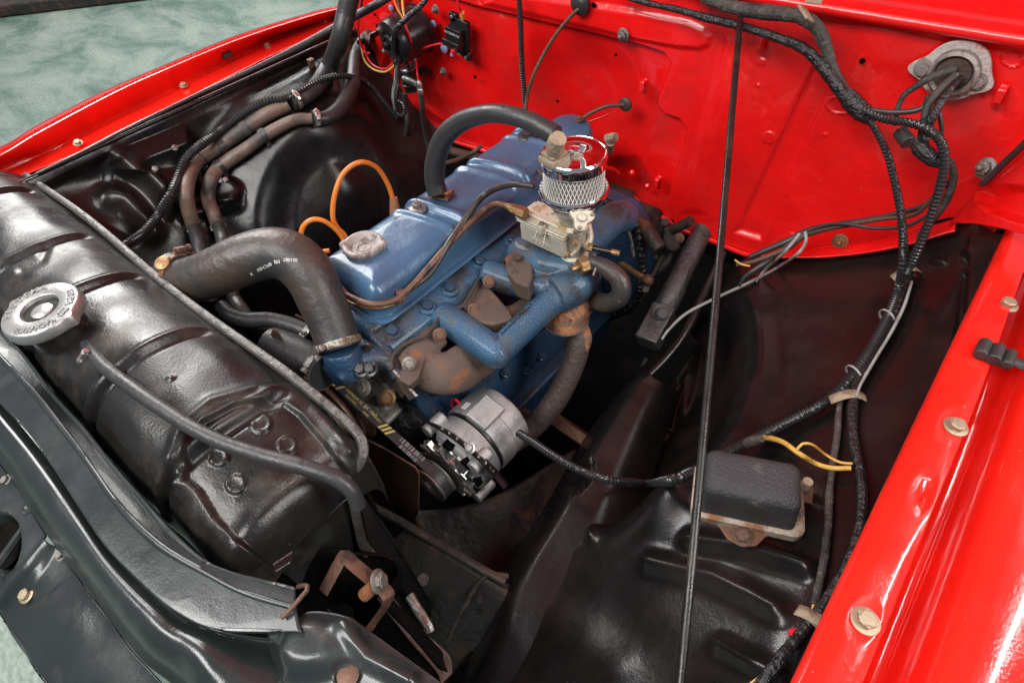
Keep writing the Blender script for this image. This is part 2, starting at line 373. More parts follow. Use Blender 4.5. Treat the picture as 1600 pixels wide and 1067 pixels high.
def bolt(p, n, r, m='steel', parent=None, name='bolt', washer=True, dome=False, spin=0.3, label=None):
    o = bpy.data.objects.new(name, bolt_mesh(m, washer, dome)); COL.objects.link(o); o.parent = parent
    F = frame(n); T = Matrix([list(r_) for r_ in F]).to_4x4() @ Matrix.Rotation(spin+p[0]*37, 4, 'Z')
    o.matrix_local = Matrix.Translation(Vector(np.asarray(p)-base(parent))) @ T @ Matrix.Scale(r, 4)
    if label: o['label'] = label
    return o

def text(name, s, m, o, xdir, ydir, size, parent=None, ext=.0004, bend=None, thick=0, align='CENTER'):
    """o = world origin; xdir,ydir = directions of the writing; bend(pts2d)->world"""
    c = bpy.data.curves.new(name, 'FONT'); c.body = s; c.size = size; c.extrude = ext; c.align_x = align; c.align_y = 'CENTER'; c.offset = thick
    t = bpy.data.objects.new('tmp_text', c); COL.objects.link(t)
    dg = bpy.context.evaluated_depsgraph_get(); me = bpy.data.meshes.new_from_object(t.evaluated_get(dg))
    bpy.data.objects.remove(t); bpy.data.curves.remove(c)
    n = len(me.vertices); v = np.zeros(n*3); me.vertices.foreach_get('co', v); v = v.reshape(-1, 3)
    x = N(xdir); z = N(np.cross(xdir, ydir)); y = np.cross(z, x)
    if bend is None: W_ = np.asarray(o)+v[:, :1]*x+v[:, 1:2]*y+v[:, 2:3]*z
    else: W_ = np.array([bend(*q) for q in v])
    me.vertices.foreach_set('co', (W_-base(parent)).ravel()); me.name = name; me.materials.clear(); me.materials.append(M[m])
    ob = bpy.data.objects.new(name, me); COL.objects.link(ob); ob.parent = parent
    return ob

def hose(name, spec, r, m, label, cat='hose', group=None, seg=18, parent=None, step=.006, px=True, caps=True):
    """spec: pixel path; r: width in photo px (single or list) or metres"""
    p = PP(spec) if isinstance(spec, str) else spec
    if px:
        w_ = np.interp(np.linspace(0, 1, len(p)), np.linspace(0, 1, len(np.atleast_1d(r))), np.atleast_1d(r))
        rr = [w_[i]/2*mpp(p[i]) for i in range(len(p))]
    else: rr = r
    o = MB().tube(p, rr, seg, step, caps).build(name, m, parent, ang=60)
    if parent is None: tag(o, label, cat, group)
    return o
def loom(name, spec, w_, m, label, cat='wiring loom', pitch=.0042, parent=None, seg=12, group=None):
    p = PP(spec) if isinstance(spec, str) else spec
    q, t, L = resample(p, pitch/4)
    wi = np.interp(np.linspace(0, 1, len(p)), np.linspace(0, 1, len(np.atleast_1d(w_))), np.atleast_1d(w_))
    rc = [wi[i]/2*mpp(p[i]) for i in range(len(p))]
    rr = np.interp(t, np.linspace(0, 1, len(rc)), rc)
    k = np.arange(len(q)) % 4
    rr = rr*np.where((k == 1) | (k == 2), 1.0, .80)
    o = MB().sweep(q, rr, seg).build(name, m, parent, ang=30)
    if parent is None: tag(o, label, cat, group)
    return o
def taped(name, spec, w_, m, label, cat='wiring loom', parent=None, seg=12, group=None, amp=.10, wrap=.011):
    p = PP(spec) if isinstance(spec, str) else spec
    q, t, L = resample(p, .0022)
    wi = np.interp(np.linspace(0, 1, len(p)), np.linspace(0, 1, len(np.atleast_1d(w_))), np.atleast_1d(w_))
    rc = [wi[i]/2*mpp(p[i]) for i in range(len(p))]; rr = np.interp(t, np.linspace(0, 1, len(rc)), rc)
    s_ = t*L/wrap; rr = rr*(1-amp*(s_ % 1.0))*(1+.05*np.sin(s_*.7)+.03*np.sin(s_*2.3))
    o = MB().sweep(q, rr, seg).build(name, m, parent, ang=28)
    if parent is None: tag(o, label, cat, group)
    return o
def clamp(p, d, r, parent=None, m='steel', side=(0, 0, 1), label=None, w_=.011):
    """worm-drive hose clamp: band with slots, housing, screw"""
    p = np.asarray(p, float); d = N(d); F = frame(d, side)
    b = MB().lathe([(r*.99, -w_/2), (r*1.05, -w_/2), (r*1.07, 0), (r*1.05, w_/2), (r*.99, w_/2)], p, d, 40, caps=False)
    for k in range(12):
        a = k*2*math.pi/24; e = F@np.array([math.cos(a), math.sin(a), 0]); t = F@np.array([-math.sin(a), math.cos(a), 0])
        b.box(p+e*r*1.07, (r*.05, .0016*0+r*.06, w_*.7), np.stack([e, t, d], 1))
    o = b.build('hose_clamp', m, parent, ang=35)
    if parent is None: pass
    s_ = N(np.asarray(side)-d*(np.asarray(side)@d)); t = np.cross(d, s_)
    q = p+s_*(r*1.07+.004)
    MB().box(q, (.016, w_*1.05, .008), np.stack([t, d, s_], 1)).build('screw_housing', m, o, bevel=.001)
    MB().lathe([(.0035, 0), (.0035, .022), (.0058, .022), (.0058, .028), (.004, .029)], q-t*.012, t, 10).build('clamp_screw', m, o, ang=30)
    if label: o['label'] = label
    return o
# ================================================================== SETTING: floor
floor = MB().grid(np.array([[[x, y, 0] for y in np.linspace(-9, 14, 12)] for x in np.linspace(-16, 9, 12)])).build('floor', 'floor'); struct(floor)
floor['label'] = 'glossy green marbled workshop floor'
dk = MB().box((-8.42, 3.42, .05), (10, 4, .10), np.array([[.70, -.714, 0], [.714, .70, 0], [0, 0, 1.]])).build('dark_slab', 'under', bevel=.02); tag(dk, 'dark low slab across the green floor at the upper left corner', 'platform')  # flat dark box lying across the far corner of the floor

# ================================================================== FIREWALL
bot = "548,18 570,104 600,146 640,186 690,216 780,246 870,276 960,303 1030,342 1110,371 1190,396 1300,385 1400,366 1490,342"
B_ = PP(' '.join(t+',y1.02' for t in bot.split()))
B_.append(np.array([.05, 1.02, 1.035]))
T_ = [np.array([x, 1.02, 1.312]) for x in np.linspace(-1.52, .06, len(B_))]
def fw_rows(k): return [T_[i]*(1-k)+B_[i]*k for i in range(len(B_))]
def fw_disp(px, py, G):
    d = 0*px
    d -= .015*plateau(px, py, "655,-15 744,12 1000,72 1036,84 1047,101 1028,148 1024,165 1034,178 1060,188 1071,203 1066,230 1040,318 1100,480 540,480 600,120 640,-15", 7)
    d += .007*plateau(px, py, "780,-14 1000,18 1076,34 1101,44 1111,57 1107,69 1093,76 1058,73 1000,62 760,6", 13)
    d -= .030*disc(px, py, 895, 165, 82, 88, 90)
    d += .016*plateau(px, py, "600,30 660,60 672,140 690,190 640,170 590,110", 26)
    d -= .009*plateau(px, py, "1276,92 1302,118 1190,372 1150,362", 10)
    d += .004*plateau(px, py, "1136,60 1160,60 1100,330 1064,330", 16)
    d -= .014*plateau(px, py, "930,262 985,258 1010,300 985,330 930,310", 26)
    for x, y, r in ((1202, 215, 10), (1190, 97, 6), (1288, 212, 3), (1185, 133, 3)): d += .0022*disc(px, py, x, y, r)
    for x, y, r, q in ((1314, 164, 23, 15), (1582, 92, 17, 14)): d += .003*(disc(px, py, x, y, r, q)-disc(px, py, x, y, r*.86, q*.84))
    d += .004*np.sin(px*.021+py*.013)*np.cos(py*.017-px*.008)*sstep(px, 1050, 1200)
    return d
fw = thing('firewall', (-.72, 1.02, 1.0), 'red painted steel firewall behind the engine with stamped panels and holes', 'firewall')
G = sheet([fw_rows(k) for k in np.linspace(0, 1, 5)], 330, 620, fw_disp)
MB().grid(G).build('bulkhead_panel', 'red', fw, ang=60, solid=.003)
lip = G[-1].copy(); MB().tube([lip[i]+np.array([0, -.006, -.002]) for i in range(170, 560, 10)], .005, 8).build('bottom_flange', 'red', fw)
# cowl above the firewall
prof = [(1.020, 1.300), (1.012, 1.312), (.998, 1.316), (.993, 1.322), (.996, 1.330), (1.012, 1.335), (1.03, 1.338), (1.06, 1.350), (1.15, 1.375), (1.32, 1.45)]
MB().grid(np.array([[[x, y, z] for x in np.linspace(-1.55, .35, 40)] for y, z in [tuple(p) for p in crom(np.array([(a, b, 0) for a, b in prof]), 40)[:, :2]]])).build('cowl', 'red', fw, ang=60)
# red lower ledge at the near end, under the wires
led = sheet([PP("1195,398,y1.012 1300,387,y1.012 1400,368,y1.012 1495,343,y1.012"), PP("1205,404,y0.985 1300,402,y0.975 1400,388,y0.97 1492,362,y0.97")], 8, 30)
MB().grid(led).build('side_ledge', 'red', fw, solid=.002)
# painted dark holes and pale plugs
for x, y, r in ((607, 15, 5), (673, 40, 5.5), (690, 78, 7), (702, 88, 3)):
    p = P(x, y, 'y1.004'); MB().lathe([(r*mpp(p), 0), (r*mpp(p), .003), (r*.8*mpp(p), .004)], p+np.array([0, .010, 0]), (0, -1, 0), 16).build('hole_plug', 'plug', fw)
for x, y, r in ((740, 122, 3), (686, 42, 2), (925, 10, 4), (730, 8, 2), (583, 24, 2.5), (587, 42, 3), (960, 88, 2.5), (869, 160, 2.5), (1345, 98, 4.5)):
    p = P(x, y, 'y1.006'); MB().lathe([(r*mpp(p), 0), (r*mpp(p)*.9, .002)], p+np.array([0, .006, 0]), (0, -1, 0), 12).build('hole_shade_disc', 'void', fw)  # near-black discs paint the shade inside the holes
for x, y, r in ((681, 15, .007), (693, 112, .0068), (974, 55, .0085)):
    bolt(P(x, y, 'y1.008'), (0, -1, 0), r, 'dullsteel', fw, dome=True)
for x, y, r in ((988, 270, .0075), (1012, 291, .007), (1238, 368, .009)):
    MB().lathe([(r, 0), (r, .004), (r*.5, .007)], P(x, y, 'y1.014'), (0, -1, 0), 14).build('painted_rivet', 'red', fw)
for x, y in ((1008, 135), (1030, 285), (1190, 68), (1562, 150)):
    p = P(x, y, 'y1.01'); b = MB().box(p, (.010, .006, .030)); b.box(p+np.array([0, -.008, .012]), (.010, .012, .004)); b.box(p+np.array([0, -.013, .004]), (.010, .003, .018)); b.build('painted_clip', 'red', fw, bevel=.001)
bolt(P(1313, 377, 'y1.0'), (.1, -1, .3), .009, 'brass', fw, dome=True)
bolt(P(1541, 263, 'y.985'), (-.55, -.8, .25), .010, 'dullsteel', fw, dome=True, label='large bolt through washer beside the hood seal')

# near upper corner: cowl side with rounded recess and rubber seal
cs = thing('cowl_side', (.05, .98, 1.1), 'red cowl side panel with a rounded recess at the right edge', 'body panel')
def cs_disp(px, py, G): return -.022*plateau(px, py, "1528,296 1560,290 1700,300 1700,372 1600,348 1545,330 1526,312", 9)
G = sheet([PP("1478,356,y1.0 1530,292,y1.0 1600,216,y1.0 1680,130,y1.0"), PP("1490,348,y.97 1545,310,y.94 1620,262,y.93 1720,200,y.92"), PP("1500,345,y.95 1560,356,y.90 1640,378,y.86 1740,405,y.84")], 90, 110, cs_disp)
MB().grid(G).build('side_panel', 'red', cs, ang=60, solid=.003)
o = MB().tube(PP("1536,288,y.965 1570,254,y.96 1600,226,y.955 1650,176,y.95"), .0085, 10, flat=.5).build('seal_strip', 'rubber', cs, label='black rubber hood seal lying along the cowl corner')

# ================================================================== FENDERS
def rail(y): return -1.435-.02*abs(y-.55)
# far fender: inner channel and outer crown, traced at z const
ff = thing('fender', (-1.5, .6, 1.1), 'far red front fender seen across the engine bay beside the green floor', 'fender')
inn = PP("-60,318,z1.075 41,272,z1.075 112,244,z1.075 187,205,z1.075 300,150,z1.08 431,84,z1.085 525,43,z1.09 560,28,z1.09")
vtx = PP("-60,300,z1.075 36,258,z1.07 110,226,z1.07 187,186,z1.07 300,130,z1.075 428,66,z1.08 520,34,z1.09 556,20,z1.09")
crs = PP("-70,262,z1.115 0,238,z1.115 60,204,z1.115 169,147,z1.12 250,110,z1.12 370,60,z1.125 487,22,z1.125 548,8,z1.13")
out = PP("-80,236,z1.10 0,217,z1.10 60,182,z1.105 165,130,z1.11 250,95,z1.11 360,50,z1.115 470,16,z1.12 545,-2,z1.125")
off = lambda a, d: [q+np.array(d) for q in a]
G = sheet([inn, off(vtx, (0, 0, 0)), off(vtx, (-.03, 0, -.004)), off(crs, (.018, 0, -.002)), crs, off(crs, (-.012, 0, -.002)), off(out, (-.02, 0, -.03)), off(out, (-.05, 0, -.16)), off(out, (-.07, 0, -.5)), off(out, (-.03, 0, -.8))], 120, 120)
MB().grid(G).build('fender_shell', 'redout', ff, ang=70, solid=.002)
for x, y in ((122, 224), (287, 134), (418, 72)):
    bolt(P(x, y, 'z1.082'), (.25, 0, 1), .0068, 'cad', ff)
b = thing('hood_stop', P(352, 88, 'z1.09'), 'small black hood bump stop bracket standing on the far red fender', 'bracket')
c = P(350, 88, 'z1.085'); F = frame((.15, 0, 1), (0, 1, 0))
MB().box(c+np.array([-.012, 0, .01]), (.05, .028, .005), np.eye(3)).build('strap', 'plastic', b, bevel=.001)
MB().box(c+np.array([.018, -.004, .014]), (.012, .026, .018)).box(c+np.array([.032, -.004, .010]), (.010, .026, .012)).build('pad', 'rubber', b, bevel=.002)

# near fender: lip, channel wall, outer hood-gutter and crown, runs along Y
nf = thing('fender', (.1, .5, 1.1), 'near red front fender along the lower right with bolted lip and glossy crown', 'fender')
ys = np.linspace(-.35, 1.0, 300)
# cross-section (x,z) from the bay outwards
sec = [(.062, 1.070), (.059, 1.080), (.058, 1.090), (.062, 1.097), (.070, 1.100), (.085, 1.1005), (.0985, 1.100), (.1025, 1.097), (.104, 1.080), (.1055, 1.058), (.109, 1.052), (.117, 1.050), (.124, 1.053), (.128, 1.070), (.1315, 1.100), (.135, 1.116), (.140, 1.122), (.150, 1.1245), (.18, 1.127), (.24, 1.125), (.30, 1.115), (.36, 1.08), (.42, .98), (.44, .8), (.42, .4)]
G = np.zeros((170, len(ys), 3)); cc = crom(np.array([(a, b, 0) for a, b in sec]), 170)
for j, y in enumerate(ys):
    # the lip narrows and the gutter bends near the cowl
    k = sstep(y, .55, .95); x = cc[:, 0].copy()
    G[:, j, 0] = x-k*.010*sstep(x, .08, .11); G[:, j, 1] = y; G[:, j, 2] = cc[:, 1]+.006*k
px, py = proj(G); d = np.zeros(px.shape)
up = (G[..., 0] > .06) & (G[..., 0] < .104)
for s_ in ("1437,781 1440,775 1449,780 1456,785", "1446,783 1450,787", "1439,767 1445,764 1453,769 1455,774 1448,773 1441,768", "1445,757 1450,756 1458,760 1456,763 1448,760 1444,757"): d -= .0060*ridge(px, py, s_, 2.0)
d -= .0008*disc(px, py, 1450, 772, 24, 30, 20)
for x, y in ((1352, 968), (1493, 668), (1573, 477)): d -= .0006*(1-sstep(np.hypot(px-x, py-y), 20, 36))
d += .0006*np.sin(G[..., 1]*31)*np.sin(G[..., 1]*7.3+1)
G[..., 2] += d*sstep(G[..., 0], .060, .068)*(1-sstep(G[..., 0], .092, .101))*(G[..., 2] > 1.085)
MB().grid(G).build('fender_shell', 'redout', nf, ang=70)
for x, y, r in ((1352, 970, .0082), (1493, 667, .0082), (1573, 477, .0085)):
    bolt(P(x, y, 'z1.101'), (.05, 0, 1), r, 'cad', nf)
hs = thing('hood_stop', P(1560, 560, 'z1.10'), 'ribbed black rubber bump stop with strap on the near red fender', 'bracket')
c = P(1552, 562, 'z1.102'); 
b = MB()
for k in range(3): b.cyl(c+np.array([-.014+.013*k, .016, .007]), c+np.array([-.014+.013*k, -.010, .007]), .0075 if k != 2 else .006, seg=14)
b.box(c+np.array([0, .003, .003]), (.034, .024, .006)); b.build('ribbed_pad', 'rubber', hs, bevel=.0015)
MB().tube([c+np.array(q) for q in ((.01, .004, .006), (.03, .006, .004), (.055, .014, .006), (.09, .026, .016))], .008, 10, flat=.45).build('strap', 'rubber', hs)

# ================================================================== NEAR INNER FENDER (black wheelhouse panel)
ys = [1.0, .93, .85, .75, .65, .55, .45, .35, .25, .12, 0, -.15]
ex = [-.275, -.255, -.215, -.165, -.135, -.13, -.16, -.19, -.21, -.21, -.21, -.21]     # where the top rolls down
ez = [.868, .872, .88, .885, .885, .88, .86, .835, .80, .77, .75, .74]
rz = [1.10, 1.085, 1.06, 1.035, 1.03, 1.02, 1.01, 1.0, .99, .98, .98, .98]
rows = []
for y, a, b_, r_ in zip(ys, ex, ez, rz):
    k = 1.0 if y > .4 else .75
    if y <= .35:
        rows.append([np.array(q) for q in ((.1000, y, 1.072), (.097, y, min(r_+.025, 1.065)), (.084, y, r_-.012), (.040, y, r_-.035), (-.02, y, b_+.085), (-.09, y, b_+.03), (-.15, y, b_-.015), (-.20, y, b_-.055), (-.245, y, b_-.095), (-.285, y, b_-.14), (-.325, y, b_-.20), (-.34, y, .42))]); continue
    if .4 < y < .9:
        rows.append([np.array(q) for q in ((.1000, y, 1.072), (.097, y, min(r_+.025, 1.065)), (.084, y, r_-.012), (.040, y, r_-.028), (-.02, y, b_+(r_-b_)*.55), (a+.05, y, b_+.014), (a, y, b_-.004), (a-.028, y, b_-.060), (a-.042, y, b_-.15), (min(a-.07, -.25), y, .66), (-.315, y, .675), (-.345, y, .50))]); continue
    rows.append([np.array(q) for q in ((.1000, y, 1.072), (.097, y, min(r_+.025, 1.065)), (.084, y, r_-.012), (.040, y, r_-.028), (-.02, y, b_+(r_-b_)*.55), (a+.06, y, b_+.018), (a, y, b_), (a-.045, y, b_-.045), (a-.075, y, b_-.12), (min(a-.10, -.24), y, b_-.2), (-.315, y, .66), (-.34, y, .60), (-.34, y, .42))])
def nif_disp(px, py, G):
    d = 0*px
    z = G[..., 2]; on = z > .62
    d += on*.016*ridge(px, py, "1080,846 1180,862 1262,888", 15)
    d += on*.016*ridge(px, py, "1020,880 1120,905 1180,935 1215,955", 17)
    d += on*.013*ridge(px, py, "1130,1010 1180,1040 1215,1058", 16)
    d += .010*plateau(px, py, "1110,742 1180,700 1290,720 1285,790 1180,850 1100,800", 22)*0
    d += .006*disc(px, py, 1467, 409, 11, 5, 6)+.004*disc(px, py, 1510, 395, 7, 5, 6)+.004*disc(px, py, 1509, 423, 7, 5, 6)
    d += .012*plateau(px, py, "1516,372 1570,372 1560,400 1490,610 1440,760 1420,780 1500,560", 14)
    d -= .006*ridge(px, py, "1512,410 1500,560 1430,760 1330,980", 9)
    d += on*.010*ridge(px, py, "990,620 1040,640 1062,604", 7)-on*.012*ridge(px, py, "1012,655 1052,668 1075,590", 6)
    d += on*.014*ridge(px, py, "925,838 960,800 990,760", 9)
    d += on*.006*ridge(px, py, "880,960 960,1040", 40)
    d += .0022*np.sin(px*.03+1)*np.sin(py*.027)
    return d
rows[0][:6] = PP('1592,380,y1.0 1578,374,y1.0 1555,364,y1.0 1512,352,y1.0 1400,388,y1.0 1215,409,y1.0')
G = sheet(rows, 380, 300, nif_disp)
nif = thing('inner_fender', (-.1, .5, .8), 'black near inner fender with stamped ribs between the engine and the near red fender', 'inner fender')
surf('n', MB().grid(G).build('wheelhouse_panel', 'black', nif, ang=70, solid=.002))

# ================================================================== FAR INNER FENDER
rows = []
for y, xb, zt in ((.05, -1.30, 1.0), (.2, -1.30, .98), (.32, -1.28, .95), (.45, -1.24, .93), (.58, -1.18, .97), (.7, -1.14, 1.0), (.82, -1.12, 1.01), (.92, -1.13, 1.0), (1.0, -1.15, .98), (1.06, -1.18, .96)):
    x0 = -1.455
    t_ = sstep(y, .74, .93)
    rear = [(-1.455, 1.09), (-1.443, 1.088), (-1.437, 1.075), (-1.41, 1.06), (-1.35, 1.00), (-1.27, .91), (-1.19, .83), (-1.13, .70), (-1.10, .5), (-1.1, .2)]
    rows.append([np.array(q)*(1-t_)+np.array([r2[0], y, r2[1]])*t_ for r2, q in zip(rear, ((x0, y, 1.090), (x0+.012, y, 1.088), (x0+.018, y, 1.066), (x0+.03+.05*sstep(y, .5, .8), y, zt+.06), (x0+.09+.10*sstep(y, .45, .75), y, zt+.02*sstep(y, .4, .7)), (xb-.03, y, zt-.10), (xb, y, .80), (xb+.02, y, .66), (xb+.03, y, .45), (xb+.03, y, .2)))])
def fif_disp(px, py, G):
    d = 0*px
    d += .030*plateau(px, py, "188,262 200,240 285,205 305,225 300,300 262,338 232,300", 26)
    d += .020*ridge(px, py, "186,244 210,268 250,308", 12)
    d += .022*ridge(px, py, "165,306 195,316 238,362", 14)
    d += .018*ridge(px, py, "280,315 288,335 330,330 368,318", 10)
    d += .018*disc(px, py, 352, 300, 26, 20, 14)
    d -= .045*disc(px, py, 535, 335, 108, 122, 64)
    d -= .012*plateau(px, py, "60,300 170,245 170,300 230,360 210,380", 20)
    d += .003*np.sin(px*.035)*np.sin(py*.04+1)
    return d
for k in range(14):
    p = P(1548-k*19, 410+k*41, 'n.0'); MB().lathe([(.0042, 0), (.0036, .0008), (.001, .0010)], p, (-.2, 0, 1), 12).build('spot_weld', 'black', nif)
fif = thing('inner_fender', (-1.3, .5, .8), 'black far inner fender with wheel bulge behind the heater hoses', 'inner fender')
G = sheet(rows, 330, 330, fif_disp)
surf('i', MB().grid(G).build('wheelhouse_panel', 'black', fif, ang=70, solid=.002))
q = [np.array([-1.437, y, 1.094]) for y in np.linspace(.18, 1.0, 9)]
MB().tube(q, .0045, 10).build('top_flange', 'blackworn', fif)
for x, y in ((242, 264), (273, 231), (352, 281), (395, 206), (420, 226), (324, 258), (344, 282)):
    p = P(x, y, 'i.0'); s_ = MB().lathe([(.007, 0), (.0065, .003), (.003, .004)], p, (1, 0, .5), 12).build('rivet', 'dullsteel', fif)
p = P(487, 102, 'i.004'); MB().box(p, (.008, .016, .032)).box(p+np.array([.006, 0, .012]), (.008, .014, .006)).build('spring_clip', 'brown', fif, bevel=.001)

# ================================================================== chassis below
fr = thing('chassis_frame', (-.4, .4, .6), 'dark frame rail and crossmember deep below the alternator', 'frame')
# longitudinal rail with oval slot
G = sheet([PP("1005,570,z.70 985,590,z.69 930,660,z.66 870,760,z.64 815,850,z.62 770,930,z.61 740,1010,z.60 700,1100,z.59"), PP("1012,578,z.78 988,600,z.78 935,680,z.76 880,780,z.74 825,870,z.72 790,940,z.71 765,1010,z.70 730,1100,z.69"), PP("1022,590,z.795 1000,612,z.795 950,700,z.775 900,800,z.755 850,895,z.735 822,965,z.725 800,1040,z.715 770,1130,z.705"), PP("1042,600,z.78 1025,630,z.78 985,720,z.765 950,820,z.745 915,925,z.725 890,1000,z.715 860,1080,z.705 830,1160,z.70"), PP("1060,610,z.70 1050,650,z.70 1025,740,z.69 1010,850,z.68 985,960,z.67 960,1050,z.66 940,1130,z.65 920,1200,z.64")], 70, 90,
          lambda px, py, G: -.02*plateau(px, py, "886,740 900,722 925,722 924,748 908,766 890,764", 5)+.002*np.sin(px*.03)*np.sin(py*.02))
MB().grid(G).build('frame_rail', 'black', fr, ang=75, solid=.004)
G = sheet([PP("640,815,z.72 700,860,z.72 760,900,z.71 796,912,z.70"), PP("620,838,z.71 690,885,z.71 750,925,z.70 794,960,z.69"), PP("590,860,z.64 680,950,z.64 730,1000,z.62 780,1040,z.60"), PP("560,900,z.5 640,990,z.5 700,1050,z.5 770,1090,z.5")], 40, 50,
          lambda px, py, G: .008*ridge(px, py, "600,800 700,868 790,925", 8)+.006*disc(px, py, 745, 940, 9, 10, 3))
MB().grid(G).build('crossmember', 'under', fr, ang=50, solid=.004)
MB().tube(PP("795,900,z.72 765,898,z.72 745,915,z.71 725,950,z.70 700,1000,z.68"), .0045, 8).build('brake_line', 'under', fr)
MB().tube(PP("585,792,z.735 640,822,z.735 700,858,z.73 760,893,z.725 790,908,z.72"), .007, 8).build('edge_tube', 'under', fr)
MB().grid(sheet([PP('640,800,z.50 760,780,z.50 900,700,z.50'), PP('700,900,z.45 800,860,z.45 880,780,z.45'), PP('760,960,z.5 820,900,z.52 880,830,z.54')], 20, 30)).build('splash_panel', 'under', fr, solid=.003)
p = P(667, 916, 'z.66'); MB().lathe([(.010, 0), (.010, .002)], p+np.array([0, 0, .03]), (0, -.4, 1), 16).build('pale_disc', 'dullsteel', fr)
# added black blocker sheets that keep the bottom of the bay dark
MB().box((-.7, .75, .30), (1.9, 2.0, .01)).build('dark_blocker_floor', 'void', fr)
MB().box((-.7, 1.62, .75), (2.4, .01, 1.0)).build('dark_blocker_wall', 'void', fr)
# gearbox and linkage castings in the dark below the firewall
def gbx(b):
    b.tube(PP("935,330,y1.05 985,345,y1.02 1020,352,y1.0"), [.05, .055, .04], 20)
    b.tube(PP("990,370,z.72 1020,380,z.74 1052,372,z.78"), [.05, .04, .03], 16)
    b.lathe([(.06, 0), (.06, .03), (.045, .035), (.045, .06), (.02, .065)], P(1010, 400, 'z.70'), (.3, -.3, 1), 20)
    b.box(P(962, 300, 'y1.06'), (.12, .08, .06))
gb = MB(); gbx(gb); gb.build('gearbox_casting', 'under', fr, remesh=.006, smooth_it=3)
for x, y in ((985, 345), (1000, 372), (1022, 392), (975, 322), (1040, 350)): bolt(P(x, y, 'z.86'), (0, -.6, 1), .010, 'under', fr, washer=False)
MB().tube(PP("1035,400,z.80 1015,440,z.76 1000,470,z.72"), .006, 8).build('shift_rod', 'under', fr)
MB().tube(PP("1130,395,z.84 1105,450,z.80 1070,520,z.76 1040,560,z.74 1000,600,z.72"), .010, 10).build('inner_wing_lip', 'black', fr)
# steering/gearbox clutter under the firewall
for s_, r_ in (("960,330,y.95 1000,350,y.92 1030,390,y.9", .016), ("1050,360,y.98 1080,345,y.98", .011), ("700,235,y.98 760,250,y.97 800,262,y.97", .011)):
    MB().tube(PP(s_), r_, 12, .01).build('gearbox_part', 'under', fr)
bolt(P(1062, 372, 'y.93'), (0, -1, .4), .007, 'brown', fr)
for s_ in ("780,625,z.62 830,655,z.62", "860,650,z.60 920,690,z.60"):
    a, c = PP(s_); MB().tube([a, c], .017, 4, smooth=False).build('cross_brace', 'brown', fr, bevel=.002)
# ================================================================== RADIATOR
rad = thing('radiator', (-.95, .07, .9), 'old black radiator with ribbed rounded top tank and worn side plate at the left', 'radiator')
prof_m = [(.176, 1.030), (.176, 1.062), (.168, 1.072), (.150, 1.090), (.115, 1.112), (.060, 1.122), (.005, 1.108), (-.030, 1.070), (-.042, 1.020), (-.044, .96), (-.044, .86)]
prof_e = [(.170, 1.000), (.168, 1.045), (.158, 1.062), (.140, 1.070), (.110, 1.076), (.060, 1.080), (.012, 1.078), (-.016, 1.066), (-.030, 1.030), (-.034, .97), (-.034, .86)]
prof_z = [(.160, .950), (.156, .985), (.148, 1.000), (.130, 1.008), (.105, 1.012), (.060, 1.015), (.020, 1.010), (-.005, 1.000), (-.018, .98), (-.022, .93), (-.022, .86)]
def lerp(a, b, t): return [(p[0]*(1-t)+q[0]*t, p[1]*(1-t)+q[1]*t) for p, q in zip(a, b)]
xs = [-1.56, -1.54, -1.50, -1.3, -1.1, -.9, -.75, -.66, -.58, -.52, -.475, -.445, -.428, -.420]
pr_ = [lerp(prof_m, prof_z, .8), lerp(prof_m, prof_z, .3), prof_m, prof_m, prof_m, prof_m, prof_m, lerp(prof_m, prof_e, .1), lerp(prof_m, prof_e, .35), lerp(prof_m, prof_e, .65), lerp(prof_m, prof_e, .9), prof_e, lerp(prof_e, prof_z, .35), prof_z]
rows = [[np.array([x, y, z]) for y, z in p] for x, p in zip(xs, pr_)]
GR = [-1.385, -1.138, -.953, -.747, -.571]
def rad_disp(px, py, G):
    d = 0*px; x = G[..., 0]; y = G[..., 1]; z = G[..., 2]
    on = sstep(-y, -.158, -.135)*sstep(z, .95, 1.03)
    for k, g in enumerate(GR):
        xc = g+.010*np.sin((y+.04)*14)
        d -= .0085*np.exp(-(np.abs(x-xc)/.0075)**2.6)*on
        d += .0035*np.exp(-((x-xc+.014)/.007)**2)*on
    Dp = "286,749 284,712 296,676 318,655 364,630 410,623 446,628 469,644 506,687 545,738 575,800 430,890 410,874 360,836 332,808 305,763"
    m = x > -.66
    d -= m*.009*plateau(px, py, Dp, 5)
    d += m*.0055*ridge(px, py, "272,752 270,706 286,664 330,628 400,606 452,610 486,634 522,676 545,705", 9)
    for a, b_, r in ((407, 656, 17), (448, 689, 15), (337, 709, 17), (364, 752, 17)): d += m*(.0035*disc(px, py, a, b_, r, r*.92, 4)-.0015*disc(px, py, a, b_, r*.7, r*.62, 5))
    d -= .006*disc(px, py, 60, 380, 60, 40, 60)+.004*ridge(px, py, "30,420 60,400 70,380", 8)
    d += .0015*np.sin(x*41+y*13)*np.sin(y*37+x*11)*on 
    d += .0028*disc(px, py, 266, 590, 6, 4, 4)
    return d
G = sheet(rows, 1000, 210, rad_disp)
MB().grid(G).build('top_tank', 'blackworn', rad, ang=75)
# rolled seam along the rear edge
q = [np.array([x, .173+.004*math.sin(x*9), 1.077-.02*max(0, (x+.60)/.2)]) for x in np.linspace(-1.50, -.505, 56)]+PP('551,668,z1.071 563,683,z1.066 568,700,z1.058 565,718,z1.05 556,732,z1.043 545,744,z1.04')
MB().tube(q, .0068, 8, flat=.75, step=.008).build('rear_seam', 'edge', rad)
MB().box((-1.0, .085, .62), (.98, .06, .62)).build('core', 'under', rad, bevel=.004)
MB().grid(sheet([[np.array([x, .176, z]) for x in np.linspace(-1.5, -.52, 6)] for z in (1.06, .9, .6)], 4, 20)).build('rear_wall', 'blackworn', rad, solid=.002)
